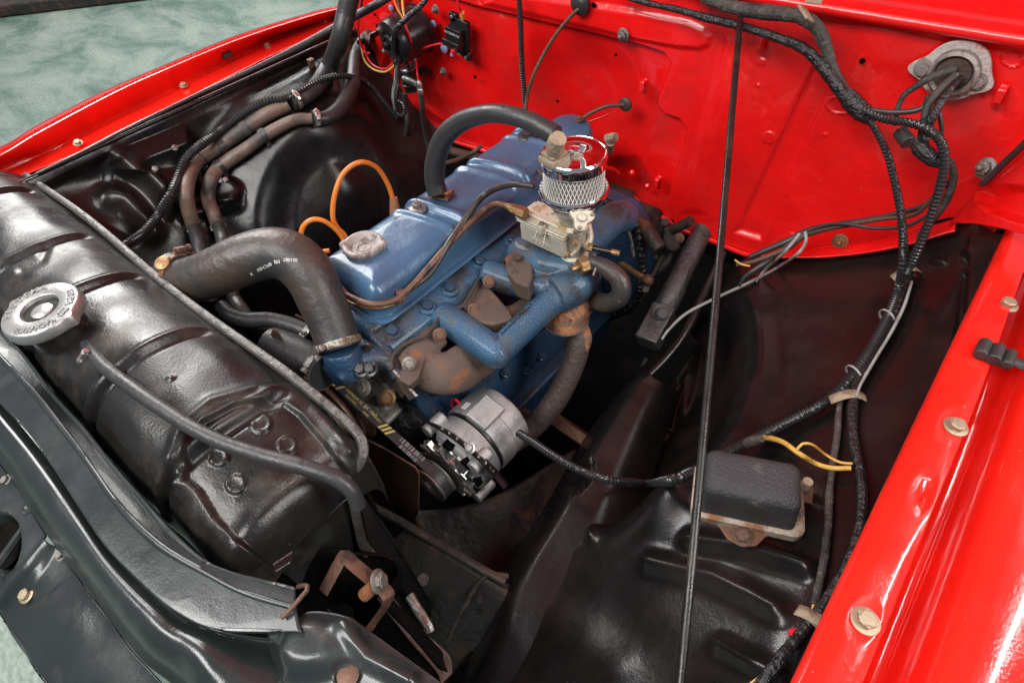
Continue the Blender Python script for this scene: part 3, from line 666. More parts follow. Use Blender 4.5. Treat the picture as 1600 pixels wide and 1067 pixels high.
# side rail and lower plate at the near end
G = sheet([PP("408,872,x-.447 470,838,x-.437 520,800,x-.428 560,765,x-.422"), PP("455,905,x-.44 500,870,x-.43 545,835,x-.421 583,800,x-.416"), PP("520,960,x-.435 560,930,x-.424 595,900,x-.418 625,860,x-.412"), PP("590,1040,x-.43 630,1020,x-.42 665,1000,x-.416 690,972,x-.410")], 60, 60,
          lambda px, py, G: .002*np.sin(px*.08)*np.sin(py*.05)-.004*ridge(px, py, "556,790 575,850 640,960", 9)+.005*ridge(px, py, "568,765 690,972", 5))
MB().grid(G).build('side_plate', 'blackworn', rad, ang=60, solid=.003)
MB().tube(PP("553,775,x-.415 560,810,x-.413 570,850,x-.41 590,880,x-.405"), .0085, 10, flat=.6).build('overflow_pipe', 'under', rad)
MB().poly(PP("562,770,x-.408 600,830,x-.406 640,895,x-.404 690,972,x-.402 672,972,x-.402 620,905,x-.404 575,840,x-.406"), (.002, -.002, .001)).build('side_flange', 'blackworn', rad)
MB().box(P(325, 645, 'z.99')*0+P(395, 880, 'x-.46'), (.03, .012, .015)).build('solder_lug', 'rusttube', rad, bevel=.002)
# filler neck
C0 = P(62, 482, 'z1.158'); U = N((0.02, -.06, 1)); RC = 59*mpp(C0)
MB().lathe([(RC*.76, -.052), (RC*.74, -.030), (RC*.72, -.012), (RC*.80, -.010), (RC*.80, -.004)], C0, U, 40).build('filler_neck', 'blackworn', rad)
cap = bpy.data.objects.new('radiator_cap', None); COL.objects.link(cap); cap.parent = rad; cap['label'] = 'silver pressed metal radiator cap with embossed lettering'
def lobes(th, i):
    d = np.minimum(np.abs((th-LA+math.pi) % (2*math.pi)-math.pi), np.abs((th-LA-math.pi+math.pi) % (2*math.pi)-math.pi))
    return 1+(.13*np.exp(-(d/.12)**2) if i < 6 else 0)
Fc = frame(U); dr = _R@np.array([1., .42, 0]); LA = math.atan2(dr@Fc[:, 1], dr@Fc[:, 0])
MB().lathe([(RC*.95, -.016), (RC*1.0, -.016), (RC*1.02, -.013), (RC*1.01, -.007), (RC*.995, -.003), (RC*.97, -.0005), (RC*.93, .0006), (RC*.72, .0012), (RC*.53, .0016), (RC*.50, .0008), (RC*.48, -.004), (RC*.46, -.0075), (RC*.30, -.0078), (RC*.28, -.006)], C0, U, 96, fn=lobes, caps=False).build('cap_shell', 'capalu', cap, ang=50)
MB().lathe([(RC*.29, -.009), (RC*.28, -.004), (RC*.24, -.0025), (RC*.02, -.002)], C0, U, 32).build('centre_rivet', 'capalu', cap)
for s_, a0, sp in (('TAMPA DO RADIADOR', 100, 150), ('SISTEMA', 285, 92)):
    for i, ch in enumerate(s_):
        if ch == ' ': continue
        a = math.radians(a0+sp/2-sp*i/(len(s_)-1)); e = Fc[:, 0]*math.cos(a)+Fc[:, 1]*math.sin(a); t = Fc[:, 0]*math.sin(a)-Fc[:, 1]*math.cos(a)
        text('embossed_letter', ch, 'capalu', C0+e*RC*.80+U*.001, t, e, RC*.26, cap, .0016, thick=.0002)
# small clip and vent hose stub at the foot of the neck
oc = PP("146,548,z1.112 152,560,z1.112"); clamp(P(150, 556, 'z1.112'), (.3, -.2, -.1), .0085, rad, 'steel', (0, -1, .6), w_=.007)
hose('overflow_hose', "134,538,z1.115 160,570,z1.118 195,598,z1.125 240,630,z1.128 300,668,z1.125 350,692,z1.12 410,712,z1.115 470,728,z1.11 520,745,z1.10 548,765,z1.085 560,790,z1.06", [17, 20, 22, 24, 24, 24, 25, 25, 26, 26, 24], 'rubber', 'thin black overflow hose lying across the radiator top tank', seg=18)
# yellow-brown stain crust by the neck
b = MB()
for k in range(60):
    t = random.random(); p = P(150+95*t+random.gauss(0, 4), 548+4*math.sin(t*5)+random.gauss(0, 3), 'z1.112'); b.ball(p, random.uniform(.0008, .0020), 6, (1.6, 1, .5))
o = b.build('sealant_crust', 'brass', rad)

# ================================================================== FRONT SUPPORT
sup = thing('radiator_support', (-.6, -.1, 1.0), 'dark satin front support panel curving along the lower left edge', 'body panel')
def row(s_, z): return PP(' '.join('%s,z%.4f' % (t, z) for t in s_.split()))
a = "-90,410 0,520 31,551 83,620 128,669 175,728 220,781 265,832 313,874 355,893 400,906 462,922"
b_ = "-140,400 -40,512 0,558 51,612 90,660 128,710 175,777 215,822 260,861 320,896 380,926 462,950"
c_ = "-190,395 -90,517 -30,588 0,625 45,675 85,728 128,792 169,853 220,905 277,951 345,980 470,985"
G = sheet([row(a, 1.00), row(a, 1.074), row(a, 1.082), row(b_, 1.094), row(b_, 1.0955), row(c_, 1.092), row(c_, 1.088)], 60, 220,
          lambda px, py, G: .0012*np.sin(px*.02)*np.sin(py*.017)+.0015*ridge(px, py, "206,600 190,640 205,700", 3))
MB().grid(G).build('upper_flange', 'support', sup, ang=50, solid=.002)
d_ = "-210,470 -110,590 -40,674 12,740 40,786 75,838 107,881 153,942 199,1004 250,1062 330,1150 420,1230"
c2 = c_
def mix(s1, s2, t, z):
    A = np.array(pl(s1)); B = np.array(pl(s2)); q = A*(1-t)+B*t
    return [P(x, y, 'z%.4f' % z) for x, y in q]
RL = [mix(c2, d_, 0.0, 1.080), mix(c2, d_, .06, 1.078), mix(c2, d_, .25, 1.088), mix(c2, d_, .5, 1.086), mix(c2, d_, .78, 1.068), mix(c2, d_, .95, 1.040), mix(c2, d_, 1.0, 1.020), mix(c2, d_, 1.0, .97)]
for r_ in RL:
    for j, dz in ((9, .001), (10, .010), (11, .040)): r_[j] = r_[j]-np.array([0, 0, dz])
G = sheet(RL, 90, 220,
          lambda px, py, G: .004*disc(px, py, 330, 1010, 50, 34, 80)-.006*disc(px, py, 275, 1050, 26, 60, 60))
MB().grid(G).build('front_roll', 'support', sup, ang=50, solid=.002)
e_ = "-230,660 -130,790 -70,864 0,955 10,972 20,988 31,1004 52,1036 74,1067 100,1105 150,1180 200,1250"
G = sheet([mix(d_, e_, 0, 1.004), mix(d_, e_, .35, .995), mix(d_, e_, .7, .975), mix(d_, e_, .97, .958), mix(d_, e_, 1.0, .952), mix(d_, e_, .985, .90)], 160, 260,
          lambda px, py, G: .009*ridge(px, py, "84,842 6,944", 7)-.03*disc(px, py, 8, 850, 27, 46, 5)-.0025*plateau(px, py, "86,852 112,892 62,944 34,948", 6)+.0018*disc(px, py, 44, 797, 9, 9, 3)-.003*disc(px, py, 44, 797, 7, 7, 3)+.002*np.sin(px*.05)*np.sin(py*.03))
surf('f', MB().grid(G).build('front_panel', 'support', sup, ang=50, solid=.002))
for x, y, r, m_ in ((42, 929, .0068, 'cad'), (10, 750, .0055, 'dullsteel'), (96, 866, .0055, 'dullsteel')):
    bolt(P(x, y, 'f.001'), (0, -.35, 1), r, m_, sup)
# near-black disc as painted shade in the front panel's opening, with a bar behind it
p = P(8, 852, 'z.975'); MB().lathe([(.030, 0), (.030, .004)], p+np.array([0, 0, -.003]), (.1, -.4, 1), 32).build('opening_shade_disc', 'void', sup)
MB().tube(PP("-20,905,z.99 45,815,z.99"), .005, 6, smooth=False).build('brace_bar', 'support', sup)
# latch plate, lower middle
lp = thing('latch_panel', (-.3, 0, 1.05), 'black stamped latch plate with scratched highlights and an oval hole at the bottom', 'body panel')
te = "318,978 400,990 462,982 480,957 520,957 548,968 580,987 612,1010 645,1034 700,1074 760,1120"
be = "230,1120 300,1140 380,1150 430,1150 470,1150 500,1155 530,1160 560,1170 600,1180 650,1200 700,1230"
LP_ = [mix(te, be, 0, 1.035), mix(te, be, 0, 1.062), mix(te, be, .03, 1.066), mix(te, be, .2, 1.072), mix(te, be, .5, 1.07), mix(te, be, 1., 1.05)]
for r_ in LP_:
    for j, dz in ((0, .075), (1, .030), (2, .006)): r_[j] = r_[j]-np.array([0, 0, dz])
G = sheet(LP_, 130, 200,
          lambda px, py, G: .014*disc(px, py, 480, 1010, 70, 38, 80)+.010*ridge(px, py, "540,985 575,1030 640,1065", 14)-.004*disc(px, py, 542, 1053, 21, 19, 8)-.010*disc(px, py, 390, 1040, 50, 40, 50))
MB().grid(G).build('stamped_plate', 'support', lp, ang=60, solid=.003)
p = P(543, 1054, 'z1.072'); MB().lathe([(.0105, 0), (.0105, .002), (.009, .003)], p+np.array([0, 0, -.003]), (0, 0, 1), 24).build('hole_plug', 'brown', lp)
wr = MB().tube(PP("440,965,z1.098 455,950,z1.102 470,933,z1.105 481,920,z1.104 478,914,z1.100 466,916,z1.09"), .0023, 8).build('wire_hook', 'rusttube'); tag(wr, 'small bent rusty wire hook at the end of the front support', 'hook')

# bracket, bolt and lower plates between radiator and latch plate
br = thing('radiator_bracket', P(600, 930, 'z.95'), 'rusty bent bracket with a large bolt beneath the radiator corner', 'bracket')
bp = "505,925 528,882 537,868 556,884 585,908 606,928 603,945 575,985"
q = PP(' '.join('%s,z%.3f' % (t, z) for t, z in zip(bp.split(), (.97, .985, .99, .985, .98, .975, .965, .95))))
MB().sweep(resample(q, .004)[0], np.full(len(resample(q, .004)[0]), .009), 4, flat=.14, hint=(.2, .25, -.9)).build('strap', 'rusttube', br, ang=30)
bolt(P(590, 908, 'z.985'), (.75, .55, .35), .0095, 'dullsteel', br)
MB().cyl(P(585, 915, 'z.98'), P(568, 930, 'z.968'), .008, seg=12).build('stud', 'orust', br)
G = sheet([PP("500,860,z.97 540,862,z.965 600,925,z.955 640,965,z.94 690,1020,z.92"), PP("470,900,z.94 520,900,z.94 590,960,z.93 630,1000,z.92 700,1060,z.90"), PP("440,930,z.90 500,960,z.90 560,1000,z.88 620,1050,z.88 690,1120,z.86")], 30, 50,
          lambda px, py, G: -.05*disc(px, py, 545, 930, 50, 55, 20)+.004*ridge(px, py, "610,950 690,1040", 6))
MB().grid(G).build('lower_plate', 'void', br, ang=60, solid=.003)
G = sheet([PP("600,915,z.95 650,975,z.93 700,1020,z.91 706,1050,z.90"), PP("590,935,z.945 640,1000,z.925 680,1045,z.905 690,1068,z.90")], 10, 40)
MB().grid(G).build('lower_flange', 'under', br, solid=.004)
MB().tube(PP("640,930,z.93 655,955,z.925 668,975,z.92 672,985,z.915"), .006, 8).build('grease_fitting', 'dullsteel', br)
# ================================================================== ENGINE
eng = thing('engine', (-.72, .64, .6), 'blue painted four cylinder engine in the middle of the bay', 'engine')
def rrect(cx, cy, hx, hy, r, n=10):
    r = min(r, hx*.98, hy*.98); o = []
    for sx, sy, a0 in ((1, -1, -90), (1, 1, 0), (-1, 1, 90), (-1, -1, 180)):
        for k in range(n):
            a = math.radians(a0+90*k/(n-1)); o.append((cx+sx*(hx-r)+r*math.cos(a), cy+sy*(hy-r)+r*math.sin(a)))
    # densify the long sides
    q = []
    for i in range(len(o)):
        a, b = np.array(o[i]), np.array(o[(i+1) % len(o)]); d = np.linalg.norm(b-a); m = max(1, int(d/.005))
        for k in range(m): q.append(tuple(a+(b-a)*k/m))
    return q
# valve cover as a dense height field over its footprint
cx, cy, hx, hy, rc = -.733, .645, .093, .296, .040
nx, ny = 90, 290
X, Y = np.meshgrid(np.linspace(cx-hx, cx+hx, nx), np.linspace(cy-hy, cy+hy, ny), indexing='ij')
qx = np.abs(X-cx)-(hx-rc); qy = np.abs(Y-cy)-(hy-rc)
sd = -(np.hypot(np.maximum(qx, 0), np.maximum(qy, 0))+np.minimum(np.maximum(qx, qy), 0)-rc)      # distance inside the outline
def prof(d):
    # flange, vertical wall, rounded shoulder, crowned top
    fl = .0015*sstep(d, 0, .003)-.0015*sstep(d, .009, .013)
    wall = .026*sstep(d, .013, .019); sh = .034*np.sqrt(np.clip(1-(1-np.clip((d-.0165)/.028, 0, 1))**2, 0, 1))
    return fl+wall*(d > .012)+sh
Zc = prof(sd)+.004*(1-((X-cx)/.08)**2)*sstep(sd, .03, .06)
for y0 in (.572, .742, .885):
    yy = Y-y0-.012*((X-cx)/.08)
    on = sstep(Zc, .012, .040)
    Zc += on*(.0055*(np.exp(-((yy-.019)/.0085)**2)+np.exp(-((yy+.019)/.0085)**2))-.0045*np.exp(-(yy/.010)**4))
Zc += .0006*np.sin(Y*60)*np.sin(X*50)
V = np.stack([X, Y, .984+Zc], -1)
# move grid points outside the outline onto it
out_ = sd < 0
gx = np.where(qx > 0, np.sign(X-cx)*qx, 0); gy = np.where(qy > 0, np.sign(Y-cy)*qy, 0); gl = np.hypot(gx, gy)+1e-9
V[..., 0] = np.where(out_, V[..., 0]+gx/gl*sd*1.0, V[..., 0]); V[..., 1] = np.where(out_, V[..., 1]+gy/gl*sd, V[..., 1]); V[..., 2] = np.where(out_, .984, V[..., 2])
vc = MB().grid(V).build('valve_cover', 'blue', eng, ang=50, solid=.002)
# cover nuts, oil cap, breather plate and grommet
for x, y, z_ in ((652, 324, 1.052),):
    p = P(x, y, 'z%.3f' % z_)
    MB().lathe([(.0165, 0), (.017, .002), (.0155, .006), (.010, .008), (.006, .008)], p+np.array([0, 0, -.006]), (0, 0, 1), 24).build('washer', 'dullsteel', vc)
    bolt(p+np.array([0, 0, .001]), (0, 0, 1), .0085, 'dullsteel', vc, washer=False, dome=True, name='cover_nut')
p = P(823, 215, 'z1.047'); MB().lathe([(.020, 0), (.0205, .003), (.018, .006), (.012, .007), (.012, .012), (.006, .013)], p, (0, 0, 1), 24).build('grommet', 'rubber', vc)
Co = P(567, 382, 'z1.056')
def lob2(th, i):
    d = np.minimum(np.abs((th-LB+math.pi) % (2*math.pi)-math.pi), np.abs((th-LB) % (2*math.pi)-math.pi))
    return 1+.20*np.exp(-(d/.20)**2)*(1 if i < 6 else 0)
dr = _R@np.array([1., .10, 0]); LB = math.atan2(dr[1], dr[0])
_F = frame((0, 0, 1)); LB = math.atan2(dr@_F[:, 1], dr@_F[:, 0])
oc = thing('oil_cap', Co, 'dull grey metal oil filler cap on the front of the blue valve cover', 'oil cap')
MB().lathe([(.0300, -.009), (.0325, -.009), (.0345, -.004), (.0345, .002), (.0325, .0045), (.0290, .0050), (.0262, .0035), (.0225, -.001), (.0215, -.0015), (.0195, -.0045), (.0135, -.0048), (.0130, -.0038), (.0105, -.0040), (.0100, -.0065), (.0035, -.0066), (.0028, -.0052), (.0004, -.005)], Co, (0, 0, 1), 72, fn=lob2, caps=False).build('cap_body', 'capdull', oc, ang=50)
p = P(690, 304, 'z1.052'); F = frame((0, 0, 1), (-.3, 1, 0))
MB().box(p, (.040, .030, .003), F).box(p+F@np.array([.017, 0, .003]), (.004, .030, .006), F).box(p+F@np.array([-.017, 0, .003]), (.004, .03, .006), F).build('breather_plate', 'brass', vc, bevel=.0008)
# round blue can behind the valve cover
MB().lathe([(.050, -.10), (.050, -.012), (.047, -.004), (.040, .002), (.0, .004)], P(882, 206, 'y.90')+np.array([0, .01, .0]), (.10, -.25, 1), 40).build('round_cover', 'blue', eng)
bolt(P(905, 187, 'y.93'), (0, 0, 1), .006, 'brown', eng)
# head, block, sump rail
H = MB(); H.poly([(-.845, y, z) for y, z in ((.335, .90), (.335, .972), (.345, .985), (.945, .985), (.95, .90))], (.195, 0, 0))
H.poly([(x, .335, z) for x, z in ((-.66, .90), (-.66, .976), (-.652, .974), (-.618, .962), (-.608, .945), (-.606, .90))], (0, .61, 0))
hd_ = H.build('cylinder_head', 'bluecast', eng, bevel=.006, segs=3)
for x, y in ((613, 519), (668, 480), (703, 452), (750, 411), (800, 376)):
    q = P(x, y, 'z.968'); MB().lathe([(.0165, -.006), (.0155, .001), (.012, .0025)], q, (.25, 0, 1), 20).build('bolt_boss', 'bluecast', hd_); bolt(q, (.25, 0, 1), .0098, 'bluedk', hd_, washer=False, name='head_bolt')
B = MB(); B.poly([(x, .345, z) for x, z in ((-.86, .62), (-.86, .91), (-.60, .91), (-.588, .89), (-.588, .80), (-.560, .76), (-.556, .68), (-.57, .62))], (0, .62, 0))
for y in (.40, .52, .64, .76, .88): B.lathe([(.03, -.06), (.03, .004), (.024, .010)], (-.592, y, .84), (1, 0, 0), 20)
B.build('engine_block', 'bluedk', eng, bevel=.006, segs=3)
B = MB(); B.box((-.70, .655, .633), (.322, .63, .016)); B.poly([(x, .36, z) for x, z in ((-.83, .50), (-.83, .63), (-.56, .63), (-.58, .50))], (0, .6, 0))
sp = B.build('oil_pan', 'bluedk', eng, bevel=.005)
for x, y in ((765, 612), (790, 582), (823, 578), (846, 556)): bolt(P(x, y, 'x-.553'), (.5, 0, 1), .0075, 'bluecast', sp)
# wavy gasket along the manifold face
MB().tube(PP("612,578,z.955 613,560,z.957 622,545,z.958 640,534,z.96 668,522,z.962 684,500,z.962 700,486,z.963 722,478,z.963 738,455,z.963 752,432,z.963 775,424,z.963 790,405,z.963 800,388,z.963 812,380,z.963"), .0035, 6).build('manifold_gasket', 'gasket', eng)

# rear bell housing with dark crumpled edge
bh = thing('bell_housing', (-.6, .93, .8), 'blue bell housing with a black crumpled edge at the rear of the engine', 'housing')
rim = "905,300 950,318 985,340 1000,380 1003,420 1000,455 985,480 950,495 905,492 860,470"
r0 = PP(' '.join(t+',y.90' for t in rim.split())); cen = P(905, 420, 'y.86')
G = sheet([[cen+(q-cen)*.02 for q in r0], [cen+(q-cen)*.6 for q in r0], [cen+(q-cen)*.92 for q in r0], r0, [q+np.array([0, .05, 0]) for q in r0]], 40, 60)
MB().grid(G).build('housing_shell', 'bluedk', bh, ang=50, solid=.003)
rr0 = np.array(resample(r0, .004)[0]); 
MB().sweep(rr0+rng.normal(0, .0012, rr0.shape), .006+.0035*np.abs(np.sin(np.arange(len(rr0))*.9))+.0015*rng.random(len(rr0)), 8).build('edge_seal', 'tape', bh, ang=25)
MB().tube(PP("975,345,y.86 985,372,y.86 990,400,y.87"), .003, 6).build('bright_clip', 'steel', bh)

# intake manifold: one casting
def cast(name, m, parent, fn, vox=.0032, it=6, **k):
    b = MB(); fn(b); return b.build(name, m, parent, remesh=vox, smooth_it=it, **k)
def px_r(p, w_): return w_/2*mpp(p)
def f_int(b):
    q = PP("776,553,z.938 820,510,z.940 870,462,z.945 905,425,z.955"); b.tube(q, [px_r(x, 45) for x in q], 20)
    q = PP("688,492,z.945 725,516,z.942 776,553,z.938"); b.tube(q, [px_r(x, 50) for x in q], 20)
    q = PP("758,425,z.955 800,440,z.952 860,448,z.95"); b.tube(q, [px_r(x, 46) for x in q], 20)
    q = PP("812,395,z.955 850,415,z.965 900,420,z.97"); b.tube(q, [px_r(x, 60) for x in q], 20)
    q = PP("868,462,z.95 900,445,z.955 912,420,z.965"); b.tube(q, [px_r(x, 62) for x in q], 20)
    q = PP("895,398,z.975 925,372,z.98 955,344,z.985 975,338,z.96"); b.tube(q, [px_r(x, 52) for x in q], 20)
    p = P(897, 402, 'z.985'); b.lathe([(.040, -.03), (.040, .006), (.0, .007)], p, (0, 0, 1), 24)
    p = P(905, 443, 'z.952'); b.prism(p, np.eye(3), [(.03*math.cos(a), .026*math.sin(a)) for a in np.linspace(0, 6.28, 13)[:-1]], .008, -.006)
    b.ball(P(776, 553, 'z.938'), px_r(P(776, 553, 'z.938'), 49), 16)
im = cast('intake_manifold', 'bluecast', eng, f_int)
p = P(769, 528, 'z.962'); MB().lathe([(.0105, -.004), (.0105, .001), (.009, .002)], p, (0, 0, 1), 24).build('core_plug', 'bluedk', im)
# exhaust manifold
def f_exh(b):
    H_ = (.45, -.35, .82)
    q = PP("640,562,z.930 668,580,z.918 706,582,z.908 740,562,z.898 785,535,z.885"); b.tube(q, [px_r(q[0], 52), px_r(q[1], 66), px_r(q[2], 72), px_r(q[3], 66), px_r(q[4], 54)], 20, flat=.55, hint=H_)
    q = PP("634,574,z.936 655,550,z.940 684,522,z.940"); b.tube(q, [px_r(x, 44) for x in q], 16, flat=.5, hint=H_)
    b.poly([P(x, y, 'z.945') for x, y in pl("618,556 632,540 652,534 668,544 662,566 654,590 640,602 624,594")], (-.004, .002, -.020))
    b.poly([P(x, y, 'z.952') for x, y in pl("722,474 734,452 750,440 768,452 796,484 804,498 772,507 738,502")], (-.004, .002, -.045))
    q = PP("780,500,z.925 805,495,z.91 830,480,z.90"); b.tube(q, [px_r(x, 40) for x in q], 14)
    q = PP("785,535,z.885 830,500,z.88 870,480,z.89 905,470,z.90"); b.tube(q, [px_r(q[0], 46), px_r(q[1], 46), px_r(q[2], 50), px_r(q[3], 56)], 16)
em = cast('exhaust_manifold', 'rust', eng, f_exh, .0028, 3)
# square exhaust lug with bolt, right of the middle port
for s_, z0 in (("788,400 818,386 832,392 832,432 826,448 806,440 792,425", .985),):
    q = [P(x, y, 'z%.3f' % z0) for x, y in pl(s_)]; MB().poly(q, (.004, -.002, -.035)).build('port_lug', 'rust', em, bevel=.004, segs=3)
bolt(P(808, 405, 'z.987'), (.2, 0, 1), .008, 'rust', em, washer=False)
for x, y, z_, m_ in ((639, 568, .958, 'dullsteel'), (687, 523, .962, 'brown'), (764, 440, .968, 'brown'), (740, 484, .95, 'rusttube')):
    bolt(P(x, y, 'z%.3f' % z_), (.75, -.35, .6), .0078, m_, em, washer=True)
def f_col(b):
    q = PP("902,452,z.92 895,480,z.905 885,505,z.885"); b.tube(q, [px_r(q[0], 50), px_r(q[1], 62), px_r(q[2], 50)], 20)
    p = P(884, 500, 'z.885'); b.lathe([(.036, -.008), (.040, 0), (.033, .012), (.024, .03)], p, (.1, .1, 1), 28)
ec = cast('exhaust_outlet', 'orust', eng, f_col, .003, 4)
b = MB(); 
for k in range(46):
    a = k/45*3.5-2.6; b.ball(P(884, 500, 'z.885')+np.array([.0405*math.cos(a), .0405*math.sin(a), .001]), .0022, 6)
b.build('weld_bead', 'dullsteel', ec)
ep = thing('exhaust_pipe', P(870, 600, 'z.78'), 'thick brown weathered exhaust down pipe below the manifold outlet', 'exhaust pipe')
q = PP("897,500,z.875 905,530,z.85 893,575,z.80 868,625,z.74 838,660,z.69 800,690,z.66 740,720,z.64"); MB().tube(q, [px_r(x, 37) for x in q], 28).build('down_pipe', 'pipe', ep)
MB().tube(PP("903,500,z.881 915,528,z.858 909,560,z.825"), [.012, .012, .005], 12).build('rust_scale', 'orust', ep)

# ================================================================== CARBURETTOR
cb = thing('carburettor', P(870, 370, 'z1.0'), 'pale zinc carburettor with square float bowl below the air filter', 'carburettor')
X_, Y_, Z_ = np.eye(3)
FR, FL = P(880, 404, 'z1.012'), P(812, 372, 'z1.012')      # bottom edge of the bowl's long face
ux = N(FR-FL); uy = np.cross(Z_, ux); Fb = np.stack([ux, uy, Z_], 1); Lb = np.linalg.norm(FR-FL)
bc = (FR+FL)/2+uy*.024
MB().box(bc+Z_*.016, (Lb, .046, .040), Fb).build('float_bowl', 'carb', cb, bevel=.006, segs=4)
MB().box(bc+Z_*.0385, (Lb+.006, .052, .0045), Fb).box(bc+Z_*.0445, (Lb+.008, .054, .0050), Fb).box(bc+Z_*.050+uy*.004, (Lb*.9, .040, .007), Fb).build('bowl_cover', 'carb', cb, bevel=.0018, segs=3)
text('cast_lettering', 'BROSOL', 'carb', bc-uy*.0232+Z_*.010, -ux, -Z_, .011, cb, .0009)
p = bc-uy*.026+ux*.006+Z_*.046
b = MB(); b.lathe([(.008, -.008), (.008, .006), (.0065, .008)], p, (0, 0, 1), 20)
for s_ in (-1, 1): b.poly([p+ux*s_*.008, p+ux*s_*.010-uy*.010-Z_*.018, p+ux*s_*.009+uy*.002-Z_*.010], ux*.0022)
b.build('cover_lug', 'carb', cb)
bolt(p+Z_*.007, (0, 0, 1), .0045, 'dullsteel', cb, washer=False)
cc_ = np.array([-.488, .672, 0])
MB().lathe([(.026, .985), (.026, 1.0), (.021, 1.004), (.021, 1.045), (.026, 1.052), (.028, 1.062), (.024, 1.068), (.030, 1.088), (.036, 1.095), (.036, 1.104)], cc_, (0, 0, 1), 32).build('throttle_body', 'carb', cb)
MB().box(bc+uy*.040+Z_*.018, (Lb*.85, .04, .055), Fb).box(bc+uy*.030+ux*.035+Z_*.01, (.022, .05, .04), Fb).build('main_body', 'carb', cb, bevel=.005, segs=3)
surfs('c', [o for o in cb.children if o.name.split('.')[0] in ('throttle_body', 'main_body', 'bowl_cover')], cb)
# accelerator-pump cover, screws, levers
p = P(908, 342, 'c.010'); b = MB(); F = frame((.5, -.3, .8))
b.prism(p, F, [(.017*math.cos(a)*(1+.28*math.cos(3*a)), .017*math.sin(a)*(1+.28*math.cos(3*a))) for a in np.linspace(0, 6.283, 37)[:-1]], .005, -.006); b.lathe([(.008, .005), (.007, .009), (.004, .010)], p, F[:, 2], 16); b.build('pump_cover', 'carb', cb, bevel=.001)
for k in range(3):
    a = k*2.094; bolt(p+F@np.array([.0175*math.cos(a), .0175*math.sin(a), .005]), F[:, 2], .0032, 'dullsteel', cb, washer=False)
for x, y, z_, r_ in ((898, 380, 1.03, .006), (886, 396, 1.02, .006), (868, 328, 1.09, .0045), (898, 362, 1.04, .004), (893, 330, 1.06, .0045)):
    bolt(P(x, y, 'c.002'), (.6, -.4, .5), r_, 'brass', cb, washer=False)
MB().tube(PP("900,350,c.008 908,368,c.010 905,386,c.010 893,399,c.008"), .0032, 8).build('lever', 'carb', cb)
MB().tube(PP("918,350,z1.05 922,372,z1.03 914,390,z1.02"), .0065, 10).build('bent_passage', 'carb', cb)
MB().tube(PP("866,318,z1.095 866,334,z1.085"), .006, 10, smooth=False).build('vacuum_boss', 'carb', cb)
MB().tube(PP("918,365,z1.03 916,388,z1.015"), .0035, 8, smooth=False).build('idle_screw', 'steel', cb)
# brass fuel inlet
a0, a1 = P(795, 323, 'z1.075'), P(829, 338, 'z1.072'); ax = a1-a0; d_ax = N(ax)
b = MB().lathe([(.0055, -.004), (.0065, 0), (.0065, .006)], a0, ax, 16); b.prism(a0+d_ax*.006, frame(ax), [(.0088*math.cos(k*math.pi/3), .0088*math.sin(k*math.pi/3)) for k in range(6)], .013); b.prism(a0+d_ax*.020, frame(ax), [(.011*math.cos(k*math.pi/3), .011*math.sin(k*math.pi/3)) for k in range(6)], .016)
b.build('fuel_inlet', 'brass', cb, ang=25)
# brass union, bent hose and solenoid stem on the manifold's right
un = thing('vacuum_union', P(908, 415, 'z1.0'), 'brass hexagon union with a short stub beside the blue intake manifold', 'pipe fitting')
a0, a1 = P(893, 421, 'z1.01'), P(922, 411, 'z1.01'); ax = a1-a0; d_ax = N(ax); Lx = np.linalg.norm(ax)
MB().cyl(a0, a0+ax*.5, .0055, seg=16).build('stub', 'brass', un)
MB().prism(a0+ax*.40, frame(ax), [(.0150*math.cos(k*math.pi/3), .0150*math.sin(k*math.pi/3)) for k in range(6)], .016).build('hex_nut', 'brass', un, bevel=.001, ang=25)
hs_ = hose('vacuum_hose', "920,409,z1.01 945,418,z1.005 968,438,z.99 969,462,z.965 950,474,z.94 930,468,z.92 915,456,z.91", [24, 28, 31, 31, 30, 28, 26], 'rubberbr', 'short grey brown J shaped hose from the brass union beside the engine', seg=18)
MB().tube([P(x, y, 'z%.3f' % z_) for x, y, z_ in ((928, 398, 1.02), (932, 412, 1.015), (927, 430, 1.0))], .0022, 6).build('spring_clip', 'dullsteel', hs_)
sl = thing('idle_stem', P(940, 392, 'z1.02'), 'thin black stem with brass tips pointing right from the carburettor', 'pipe fitting')
a0, a1 = P(918, 386, 'z1.03'), P(968, 396, 'z1.03'); ax = a1-a0
MB().cyl(a0, a0+ax*.17, .0075, seg=6).cyl(a0+ax*.75, a1, .0048, seg=12).build('brass_tip', 'brass', sl); MB().cyl(a0+ax*.17, a0+ax*.75, .0050, seg=14).build('sleeve', 'plastic', sl)
# linkage at the rear of the bell housing
lk = thing('clutch_linkage', P(990, 440, 'y.85'), 'small rusty brown linkage rod with ball end behind the bell housing', 'linkage')
MB().tube(PP("962,405,y.90 990,425,y.87 1012,438,y.86"), .007, 8).build('rod', 'brass', lk); MB().ball(P(1012, 438, 'y.86'), .013, 12).build('ball_end', 'brown', lk); MB().tube(PP("1012,438,y.86 1008,455,y.85"), .007, 6, smooth=False).build('stud', 'dullsteel', lk)

